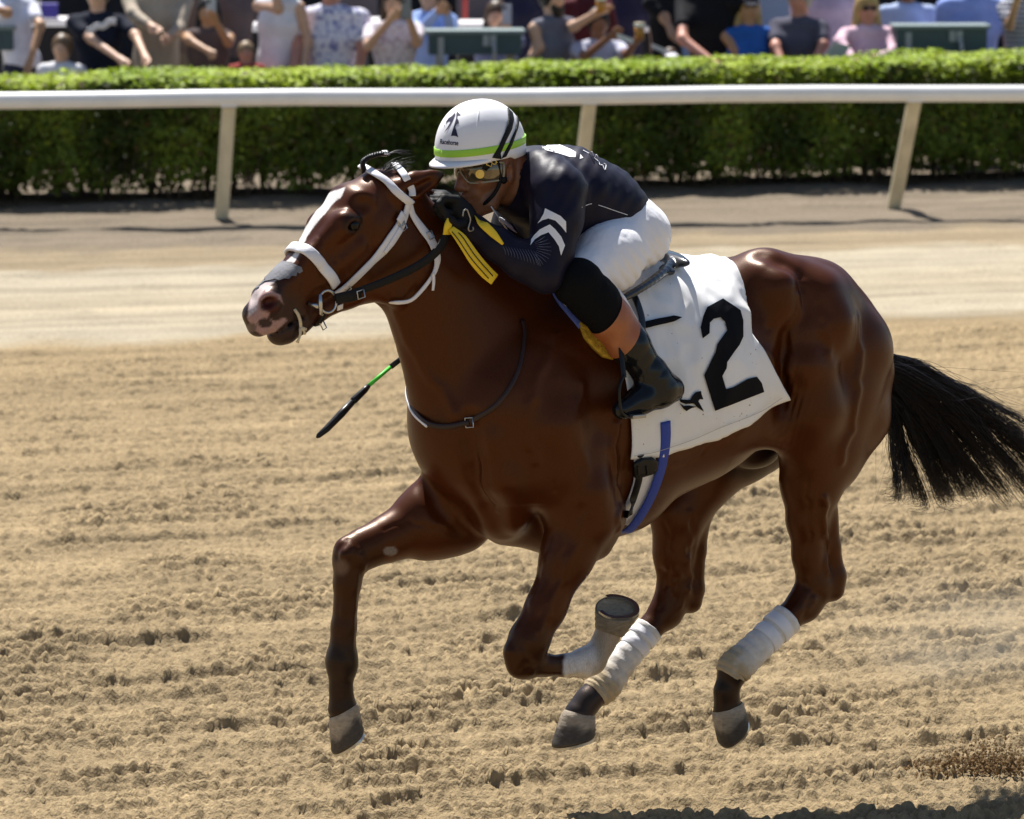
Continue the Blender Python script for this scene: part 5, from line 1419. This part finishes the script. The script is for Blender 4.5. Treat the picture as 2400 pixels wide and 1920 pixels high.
# green cabinets on posts
M_green2 = material('dark_green_enamel', (.055, .09, .10), .45, .4, noise=.06); M_greent = material('pale_green_lid', (.19, .24, .24), .5, .4)
M_graypost = material('grey_post', (.36, .37, .37), .5, .4)
def cabinet(x0, x1, y0, y1, Y, label):
    a, b, c = at_depth(x0, y0, Y), at_depth(x1, y0, Y), at_depth(x0, y1, Y); w, h = (b - a).length, a.z - c.z
    m = (a + b) / 2
    r = empty('screen_cabinet', Vector((m.x, m.y, AP)), label, 'cabinet', 'dark green cabinets along the hedge')
    rot = .05
    box('body', Vector((m.x, m.y + .08, m.z - h / 2)), (w, .26, h), r, M_green2, rz=rot, bevel=.012)
    box('lid', Vector((m.x, m.y + .08, m.z + .012)), (w + .05, .32, .03), r, M_greent, rz=rot, bevel=.01)
    for s in (-1, 1): box('post', Vector((m.x + s * w * .38, m.y + .2, (m.z - h + AP) / 2)), (.07, .07, m.z - h - AP), r, M_graypost, rz=rot)
    box('front_bar', Vector((m.x - w * .36, m.y - .07, m.z - h * .75)), (.05, .03, h * 1.2), r, M_graypost, rz=rot)
    for q in (.12, .2): box('label_plate', Vector((m.x + w * q, m.y - .065, m.z - h * .32)), (.05, .01, .09), r, M_graypost, rz=rot, bevel=.002)
    v, f = pipe(bez([Vector((m.x + w * .2, m.y - .07, m.z - h * .4)), Vector((m.x + w * .215, m.y - .12, m.z - h * .8)), Vector((m.x + w * .2, m.y - .08, m.z - h * 1.3))], 10), .016, 8)
    link('cable', mesh('cable', v, f), r, M_graypost)
cabinet(-160, 30, 68, 118, 34.9, 'dark green cabinet cut off by the left edge of the view')
cabinet(1003, 1222, 78, 128, 34.6, 'dark green cabinet between the lace top and the grey vest')
cabinet(2098, 2312, 66, 122, 34.6, 'dark green cabinet in front of the blue shirts at the right')
# ------------------------------------------------------------------ the crowd
SK = {}
def skin_mat(c):
    if c not in SK: SK[c] = material('skin', c, .5, .35, noise=.08, nscale=30)
    return SK[c]
FAIR, TAN, RED, DEEP = (.60, .37, .25), (.44, .25, .14), (.52, .24, .17), (.24, .11, .06)
CLO = {}
def cloth_mat(c, pat=None):
    k = (c, pat)
    if k not in CLO:
        m = material('shirt_cloth', c, .85, .2, noise=.12, nscale=7, bump=.4, bscale=12, bdist=.02)
        if pat:
            nt = m.node_tree; n = nt.nodes; b = n['Principled BSDF']; tc = n.new('ShaderNodeTexCoord')
            if pat[0] == 'stripe':
                w = n.new('ShaderNodeTexWave'); w.bands_direction = 'Z'; w.inputs['Scale'].default_value = 8
            else:
                w = n.new('ShaderNodeTexVoronoi'); w.inputs['Scale'].default_value = 26
            nt.links.new(tc.outputs['Object'], w.inputs['Vector'])
            r = n.new('ShaderNodeValToRGB'); r.color_ramp.elements[0].color = (*c, 1); r.color_ramp.elements[1].color = (*pat[1], 1)
            r.color_ramp.elements[0].position = .3 if pat[0] == 'stripe' else .5; r.color_ramp.elements[1].position = .5 if pat[0] == 'stripe' else .85
            nt.links.new(w.outputs[0], r.inputs[0]); nt.links.new(r.outputs[0], b.inputs['Base Color'])
        CLO[k] = m
    return CLO[k]
M_pants = [material('trousers', c, .9, .2, noise=.1) for c in ((.03, .035, .06), (.20, .17, .13), (.05, .05, .05))]
HAIRM = {}
def hair_mat(c):
    if c not in HAIRM: HAIRM[c] = material('hair', c, .5, .4, noise=.35, nscale=60, stretch=(1, 1, .2))
    return HAIRM[c]
BLACKH, BROWNH, BLOND, GREYH = (.012, .01, .009), (.07, .038, .018), (.42, .27, .10), (.35, .33, .31)
def person(x, chin, label, Y=35.2, yaw=0.0, s=1.0, shirt=(.5, .5, .5), pat=None, skinc=FAIR, hair=BROWNH, style='short', arms=None, sleeve='short', lean=(0, 0), width=1.0, legs=0, hat=None, glasses=False, beard=False):
    """x, chin: where the chin is seen; arms: (elbow, hand) spots with a depth offset"""
    ch = at_depth(x, chin + 7, Y); f = Vector((math.sin(yaw), -math.cos(yaw), 0)); l = U.cross(f); ln = np.array(l)
    nb = ch - f * .035 * s - U * .045 * s                  # base of the neck
    hd = ch + U * .105 * s - f * .05 * s                   # middle of the head
    wst = nb - U * .50 * s + Vector((lean[0], lean[1], 0)); hip = wst - U * .10 * s
    root_z = AP
    r = empty('person', Vector((hip.x, hip.y, root_z)), label, 'person', 'spectators behind the hedge')
    sw = .195 * s * width
    V = Vol(.0155 if s > .8 else .013, .035)
    V.ball(hd + U * .015 * s, (.098 * s, .078 * s, .112 * s), (f, l, U)); V.tube([hd - U * .03 * s + f * .035 * s, ch - f * .012 * s + U * .012 * s], [.055 * s, .032 * s], [1.05, 1.1], ax=ln)
    V.ball(hd + f * .103 * s - U * .012 * s, (.016 * s, .012 * s, .022 * s), (f, l, U), k=.015)
    for q in (1, -1): V.ball(hd + l * (q * .08 * s) - U * .005, (.018 * s, .010 * s, .03 * s), (f, l, U), k=.015)
    V.tube([hd - U * .06 * s - f * .02 * s, nb - U * .02 * s], [.052 * s, .06 * s])
    T = Vol(.0165, .05)
    for W, g in ((V, -.012), (T, .0)):
        W.tube([nb - U * .06 * s, nb - U * .2 * s, wst, hip], [.10 * s + g, .125 * s + g, .115 * s + g, .12 * s + g], [1.35 * width, 1.38 * width, 1.25 * width, 1.3 * width], ax=ln)
        W.tube([nb - U * .045 * s + l * sw * .85, nb - U * .045 * s - l * sw * .85], [.052 * s + g] * 2)
    if arms is None: arms = [None, None]
    hands = []
    for q, a in zip((1, -1), arms):
        sh = nb - U * .065 * s + l * (q * sw)
        if a is None:
            el = sh - U * .27 * s + l * (q * .06 * s) - f * .02; ha = el - U * .22 * s + f * .10
        else:
            el = at_depth(a[0], a[1], Y + a[2]); ha = at_depth(a[3], a[4], Y + a[5])
        V.tube([sh, el, ha], [.045 * s, .037 * s, .027 * s])
        d = (ha - el).normalized(); b = d.cross(f); b = b.normalized() if b.length > .1 else l
        V.tube([ha, ha + d * .07 * s], [.03 * s, .034 * s], k=.02)
        for k in range(4): V.tube([ha + d * .06 * s + b * (.018 * (k - 1.5) * s), ha + d * .11 * s + b * (.019 * (k - 1.5) * s) + f * .01, ha + d * .13 * s + b * (.017 * (k - 1.5) * s) + f * .035], [.0115 * s, .010 * s, .009 * s], k=.008)
        V.tube([ha + d * .03 * s + b * .03 * s, ha + d * .075 * s + b * .05 * s + f * .02], [.013 * s, .011 * s], k=.01)
        hands.append(ha + d * .08 * s)
        if sleeve == 'short': T.tube([sh, sh.lerp(el, .62)], [.060 * s, .056 * s], k=.04)
        elif sleeve == 'long': T.tube([sh, el, ha.lerp(el, .12)], [.058 * s, .047 * s, .038 * s], k=.04)
    an = Vector((hip.x, hip.y, AP))
    Lg = Vol(.02, .04)
    for q in (1, -1):
        a = hip + l * (q * .085 * s); b = a.lerp(an + l * (q * .11 * s), .52) + f * .03; c = an + l * (q * .11 * s) + U * .07
        for W, g in ((V, -.014), (Lg, 0)): W.tube([a, b, c], [.09 * s + g, .065 * s + g, .048 * s + g])
        V.tube([c - U * .03, c - U * .03 + f * .16 * s], [.042, .03])
    Lg.tube([hip + U * .04, hip - U * .06], [.125 * s, .12 * s], [1.3, 1.25], ax=ln)
    def add(W, name, m, it=1):
        p, q = W.build(0, it); return link(name, mesh(name, p, q), r, m)
    body = add(V, 'body', skin_mat(skinc))
    add(T, 'shirt', cloth_mat(shirt, pat)); add(Lg, 'trousers', M_pants[legs])
    H = Vol(.012, .02)
    if style != 'bald':
        H.ball(hd + U * .030 * s - f * .014 * s, (.114 * s, .100 * s, .120 * s), (f, l, U))
        H.ball(hd + f * .095 * s - U * .075 * s, (.080 * s, .082 * s, .120 * s), (f, l, U), k=.02, sub=True)
        if style == 'long':
            for q in (1, -1): H.tube([hd + l * (q * .072 * s) - f * .02, hd + l * (q * .085 * s) - U * .16 * s, nb + l * (q * .09 * s) - U * .14 * s + f * .05], [.04 * s, .042 * s, .02 * s], [1, 1, 1])
            H.tube([hd - f * .07 * s, nb - f * .08 * s - U * .12 * s], [.07 * s, .06 * s], [1.2, 1.3], ax=ln)
        p, q = H.build(0, 1); p = p + (noise3(p, 40, 3, 2) - .5)[:, None] * .014; link('hair', mesh('hair', p, q), r, hair_mat(hair))
    if hat:
        K = Vol(.012, .01); K.ball(hd + U * .05 * s - f * .01, (.112 * s, .095 * s, .09 * s), (f, l, U)); K.tube([hd + f * .09 * s + U * .05 * s, hd + f * .17 * s + U * .04 * s], [.012, .010], [5.5, 4.5], ax=ln); add(K, 'cap', cloth_mat(hat))
    if glasses:
        G = Vol(.008, .008)
        for q in (1, -1): G.ball(hd + f * .092 * s + l * (q * .034 * s) + U * .016 * s, (.014, .030 * s, .022 * s), (f, l, U))
        G.tube([hd + f * .098 * s + l * .03 + U * .02, hd + f * .098 * s - l * .03 + U * .02], [.009, .009]); add(G, 'sunglasses', M_black)
    if beard:
        B = Vol(.010, .02); B.tube([hd - U * .055 * s + f * .055 * s, ch + f * .01 * s - U * .005], [.056 * s, .040 * s], [1.1, 1.1], ax=ln); B.ball(hd + f * .10 * s - U * .02 * s, (.05, .06, .045), (f, l, U), k=.015, sub=True); add(B, 'beard', hair_mat(BLACKH))
    return r, hands, f, l
def phone(p, label, c=(.55, .56, .6), yaw=0.0, h=.15):
    r = empty('phone', p, label, 'phone'); box('case', p, (.078, .010, h), r, cloth_mat(c), rz=yaw, bevel=.004)
    box('screen', p + Vector((0, .0065, 0)), (.07, .002, h * .92), r, M_black, rz=yaw, bevel=0); box('lens_plate', p + Vector((-.02, -.0065, h * .34)), (.025, .003, .03), r, M_black, rz=yaw, bevel=0)
M_beer = material('amber_beer', (.50, .22, .03), .15, .5); M_cup = material('clear_cup', (.72, .62, .45), .2, .5); M_froth = material('white_froth', (.82, .80, .74), .8, .2)
def beer(p, label):
    r = empty('beer_cup', p, label, 'cup')
    for name, z0, z1, r0, r1, m in (('beer', -.06, .035, .033, .041, M_beer), ('froth', .035, .062, .041, .043, M_froth), ('rim', .062, .07, .045, .045, M_cup)):
        v, f = pipe([p + U * z0, p + U * z1], [r0, r1], 18); link(name, mesh(name, v, f), r, m)
def paper(a, b, c, label, Y, m=None):
    """a folded programme"""
    p = [at_depth(*a, Y), at_depth(*b, Y), at_depth(*c, Y)]; q = p[0] + p[2] - p[1]
    n = (p[1] - p[0]).cross(p[2] - p[1]).normalized() * .004
    r = link('programme', mesh('programme', [p[0], p[1], p[2], q, p[0] + n, p[1] + n, p[2] + n, q + n], [(0, 3, 2, 1), (4, 5, 6, 7), (0, 1, 5, 4), (1, 2, 6, 5), (2, 3, 7, 6), (3, 0, 4, 7)], False), None, m or M_ledge)
    r['label'] = label; r['category'] = 'programme'
person(28, -22, 'person in a white shirt raising a bare arm at the left edge', 35.0, .7, 1.0, (.72, .72, .82), skinc=TAN, arms=[(95, 60, -.1, 70, 145, -.3), (18, 30, -.2, -18, 20, -.5)], lean=(.10, 0), sleeve='short')
person(142, 134, 'brown-haired boy in a white collar with only his head above the hedge', 34.6, -.2, .84, (.7, .7, .72), skinc=FAIR, hair=(.13, .08, .04))
r_, _, f_, l_ = person(226, 16, 'person in a dark navy T-shirt with white lettering leaning on the hedge', 34.8, -.1, 1.0, (.012, .015, .03), skinc=FAIR, hair=BROWNH, arms=[(318, 84, -.15, 340, 132, -.45), (215, 92, -.15, 283, 140, -.45)], width=1.05)
p0 = [at_depth(204 + 68 * t, 72 - 24 * t + 3 * math.sin(t * 14), 34.62) for t in np.linspace(0, 1, 12)]
strap('shirt_lettering', [(p, -Vector((0, 1, 0))) for p in p0], .05, .012, r_, M_ledge)
person(372, -38, 'person in a loose beige top leaning forward beside the navy T-shirt', 35.2, .35, 1.08, (.44, .37, .29), skinc=FAIR, hair=BLACKH, sleeve='long', arms=[(420, 70, -.1, 395, 88, -.3), (312, 32, -.2, 352, 60, -.4)], width=1.15, lean=(-.02, 0), legs=1)
person(428, -60, 'person in a taupe dress standing behind the beige top', 35.9, .1, 1.06, (.15, .11, .095), skinc=TAN, hair=BLACKH, sleeve='none', legs=1)
person(485, 52, 'woman with long black hair in a brown vest filming with a raised phone', 34.9, -.25, .96, (.12, .09, .085), skinc=TAN, hair=BLACKH, style='long', sleeve='none', arms=[(535, 100, -.15, 505, 50, -.3), (445, 95, -.15, 488, 120, -.35)], legs=2)
phone(at_depth(495, 18, 34.6), 'phone in a pale case held up by the long-haired woman', (.45, .5, .55), 0)
person(545, -50, 'person in a taupe coat behind the small child', 36.2, .1, 1.05, (.13, .10, .10), hair=BLACKH, legs=2)
person(578, 138, 'small red-cheeked child with fair hair looking over the hedge', 34.5, .2, .66, (.35, .06, .05), skinc=RED, hair=(.25, .17, .09))
person(648, -22, 'woman in a white sleeveless top with one arm raised', 34.9, -.5, 1.0, (.80, .77, .82), skinc=FAIR, hair=BROWNH, sleeve='none', arms=[None, (652, 20, -.1, 640, -60, -.15)], lean=(-.03, 0), width=1.05)
person(772, -2, 'broad man in a white and blue patterned polo shirt', 34.9, -.25, 1.22, (.74, .73, .82), ('spot', (.17, .18, .42)), skinc=RED, hair=GREYH, arms=[(850, 110, -.1, 838, 175, -.2), (700, 100, -.05, 690, 160, -.2)], width=1.12)
person(922, 34, 'woman in a white lace top holding a phone up in both hands', 34.7, -.15, 1.0, (.72, .66, .70), ('spot', (.45, .36, .40)), skinc=FAIR, hair=BROWNH, arms=[(978, 100, -.2, 958, 40, -.45), (862, 108, -.2, 918, 42, -.45)], style='long')
phone(at_depth(952, 20, 34.1), 'grey phone held by the woman in the lace top', (.25, .25, .27), 0, .17)
person(1002, 12, 'man in a pale blue shirt taking a picture behind the green cabinet', 35.6, -.3, 1.02, (.30, .42, .74), skinc=TAN, hair=BROWNH, arms=[(1058, 78, -.15, 1046, 26, -.4), (985, 72, -.2, 1030, 24, -.45)], sleeve='long')
phone(at_depth(1042, 2, 35.1), 'dark phone raised by the man in pale blue', (.02, .02, .03), 0)
person(1162, 62, 'woman with brown hair behind a pale phone over the green cabinet', 36.2, -.1, .98, (.20, .22, .33), skinc=FAIR, hair=BROWNH, style='long', arms=[(1205, 105, -.1, 1188, 55, -.3), (1125, 110, -.1, 1165, 66, -.35)])
phone(at_depth(1188, 34, 35.7), 'pale phone in front of the brown-haired woman', (.5, .5, .54), 0, .17)
person(1218, -40, 'person in a dark navy shirt behind the man in the grey vest', 37.0, .2, 1.05, (.03, .03, .06), hair=BLACKH)
_, hh, _, _ = person(1305, 24, 'bearded man in a grey sleeveless vest holding out a cup of beer', 34.8, .75, 1.08, (.15, .15, .185), skinc=FAIR, hair=BLACKH, sleeve='none', arms=[(1345, 62, -.25, 1396, 32, -.35), (1262, 110, -.15, 1238, 140, -.2)], beard=True, width=1.05, lean=(-.06, 0))
beer(at_depth(1408, 12, 34.3), 'cup of beer held out by the bearded man')
person(1372, -18, 'person in a maroon shirt behind the outstretched arm', 36.4, .1, 1.0, (.10, .018, .022), skinc=DEEP, hair=BLACKH)
_, hh, _, _ = person(1405, 80, 'dark-haired woman in a pale grey top raising her hand beside the beer cups', 34.7, .2, .95, (.45, .45, .55), skinc=DEEP, hair=BLACKH, arms=[(1470, 128, -.2, 1490, 98, -.5), (1372, 132, -.3, 1432, 84, -.5)], sleeve='short')
beer(at_depth(1499, 74, 34.1), 'cup of beer with a tall white froth beside the pale grey top')
paper((1446, 78), (1484, 92), (1484, 104), 'white folded programme held below the tall frothy beer', 34.05)
person(1462, -36, 'person in a dark navy shirt with a small red emblem behind the beers', 37.4, 0, 1.06, (.025, .022, .05), hair=BROWNH)
person(1568, -30, 'slim person in black at the left of the large black T-shirt', 36.0, .4, 1.05, (.01, .01, .012), skinc=TAN, hair=BLACKH, arms=[None, (1556, 40, -.1, 1572, 70, -.2)], width=.8)
person(1656, -40, 'large man in a plain black T-shirt leaning on his forearm', 34.9, -.6, 1.16, (.008, .008, .011), skinc=RED, hair=BROWNH, arms=[(1700, 60, .1, 1710, 130, .1), (1600, 92, -.2, 1676, 150, -.45)], width=1.1, lean=(.05, 0), sleeve='short')
person(1572, 150, 'child with a white sun hat at the elbow of the black T-shirt', 34.5, .2, .62, (.7, .66, .72), skinc=FAIR, hair=BROWNH, hat=(.75, .72, .76))
paper((1527, 102), (1566, 118), (1566, 128), 'white programme sticking out beside the child in the sun hat', 34.2)
person(1757, 46, 'fair-haired woman in a blue vest and a dark cap', 34.8, .25, 1.0, (.03, .12, .42), skinc=TAN, hair=BLOND, style='long', sleeve='none', hat=(.02, .02, .03), arms=[None, (1726, 120, -.05, 1730, 165, -.1)])
person(1868, 26, 'man in a charcoal grey T-shirt turning to the right', 34.8, -.5, 1.06, (.085, .082, .115), skinc=RED, hair=GREYH, arms=[(1930, 105, -.2, 1905, 150, -.3), (1818, 110, -.1, 1838, 160, -.3)], width=1.02)
person(1946, -75, 'person in taupe trousers and a lilac hem standing behind the crowd', 36.6, 0, 1.2, (.46, .36, .48), skinc=TAN, hair=BROWNH, legs=1)
person(2035, 46, 'blonde woman in a pink long-sleeved blouse and sunglasses', 34.7, .15, .98, (.74, .50, .58), skinc=RED, hair=BLOND, style='long', sleeve='long', glasses=True, arms=[(2092, 120, -.1, 2050, 138, -.35), (1968, 98, -.15, 2000, 140, -.4)])
paper((1925, 140), (1955, 98), (1995, 108), 'grey programme held by the blonde woman in pink', 34.1, material('grey_paper', (.40, .41, .42), .7))
person(2128, -6, 'man in a pale blue shirt behind the right green cabinet', 35.8, .1, 1.06, (.42, .50, .70), skinc=DEEP, hair=BLACKH, sleeve='long')
person(2285, -26, 'tall man in a mid blue button shirt at the right green cabinet', 35.4, .2, 1.2, (.25, .33, .68), skinc=RED, hair=GREYH, width=1.08, arms=[(2365, 90, 0, 2362, 150, -.1), (2205, 90, 0, 2190, 150, -.1)])
person(2405, -20, 'person in a navy and white striped shirt at the right edge', 35.0, .5, 1.0, (.02, .025, .07), ('stripe', (.55, .55, .6)), skinc=TAN, arms=[None, (2366, 60, -.2, 2384, 0, -.35)], hair=BROWNH)
# ------------------------------------------------------------------ sand thrown up behind the horse
rg = random.Random(11); vs, fs = [], []
c0 = ground(2310, 1822)
for i in range(1500):
    a = abs(rg.gauss(0, 1)); sx = rg.gauss(0, .13); hgt = abs(rg.gauss(0, .055)) * math.exp(-(sx / .2) ** 2) + rg.random() * .02
    c = c0 + Vector((sx + hgt * .3, rg.gauss(0, .06), hgt + .015)); r = rg.uniform(.002, .0075) * (1.2 if hgt < .05 else .8)
    k = len(vs); d = [Vector((rg.uniform(.6, 1.2), 0, 0)), Vector((0, rg.uniform(.6, 1.2), 0)), Vector((0, 0, rg.uniform(.6, 1.2)))]
    vs += [c + d[0] * r, c - d[0] * r, c + d[1] * r, c - d[1] * r, c + d[2] * r, c - d[2] * r]
    fs += [tuple(k + q for q in t) for t in ((0, 2, 4), (2, 1, 4), (1, 3, 4), (3, 0, 4), (2, 0, 5), (1, 2, 5), (3, 1, 5), (0, 3, 5))]
M_clod = material('damp_sand', (.21, .135, .065), .95, .1, noise=.3, nscale=40)
o = link('thrown_sand', mesh('thrown_sand', vs, fs, False), None, M_clod, kind='stuff'); o['label'] = 'spray of darker sand kicked up behind the hind hooves'; o['category'] = 'sand'

# faint dust hanging where the hind hooves pushed off
bm = bmesh.new(); bmesh.ops.create_icosphere(bm, subdivisions=3, radius=1.0); me = bpy.data.meshes.new('dust'); bm.to_mesh(me); bm.free()
m = bpy.data.materials.new('dust_air'); m.use_nodes = True; nt = m.node_tree; nt.nodes.remove(nt.nodes['Principled BSDF'])
pv = nt.nodes.new('ShaderNodeVolumePrincipled'); pv.inputs['Color'].default_value = (.80, .72, .58, 1); pv.inputs['Anisotropy'].default_value = .2
tc = nt.nodes.new('ShaderNodeTexCoord'); ln = nt.nodes.new('ShaderNodeVectorMath'); ln.operation = 'LENGTH'; nt.links.new(tc.outputs['Object'], ln.inputs[0])
fo = nt.nodes.new('ShaderNodeMapRange'); fo.inputs[1].default_value = 1.0; fo.inputs[2].default_value = .1; fo.inputs[3].default_value = 0; fo.inputs[4].default_value = 1; nt.links.new(ln.outputs['Value'], fo.inputs[0])
nz = nt.nodes.new('ShaderNodeTexNoise'); nz.inputs['Scale'].default_value = 2.2; nz.inputs['Detail'].default_value = 3; nt.links.new(tc.outputs['Object'], nz.inputs['Vector'])
nr = nt.nodes.new('ShaderNodeMapRange'); nr.inputs[1].default_value = .38; nr.inputs[2].default_value = .68; nt.links.new(nz.outputs[0], nr.inputs[0])
mu = nt.nodes.new('ShaderNodeMath'); mu.operation = 'MULTIPLY'; nt.links.new(fo.outputs[0], mu.inputs[0]); nt.links.new(nr.outputs[0], mu.inputs[1])
m2 = nt.nodes.new('ShaderNodeMath'); m2.operation = 'MULTIPLY'; m2.inputs[1].default_value = 1.1; nt.links.new(mu.outputs[0], m2.inputs[0]); nt.links.new(m2.outputs[0], pv.inputs['Density'])
nt.links.new(pv.outputs[0], nt.nodes['Material Output'].inputs['Volume'])
o = link('dust_cloud', me, None, m, kind='stuff'); o['label'] = 'faint pale dust drifting behind the hind hooves'; o['category'] = 'dust'
c = ground(2230, 1640); o.location = c + Vector((.1, .1, .20)); o.scale = (.62, .5, .30)
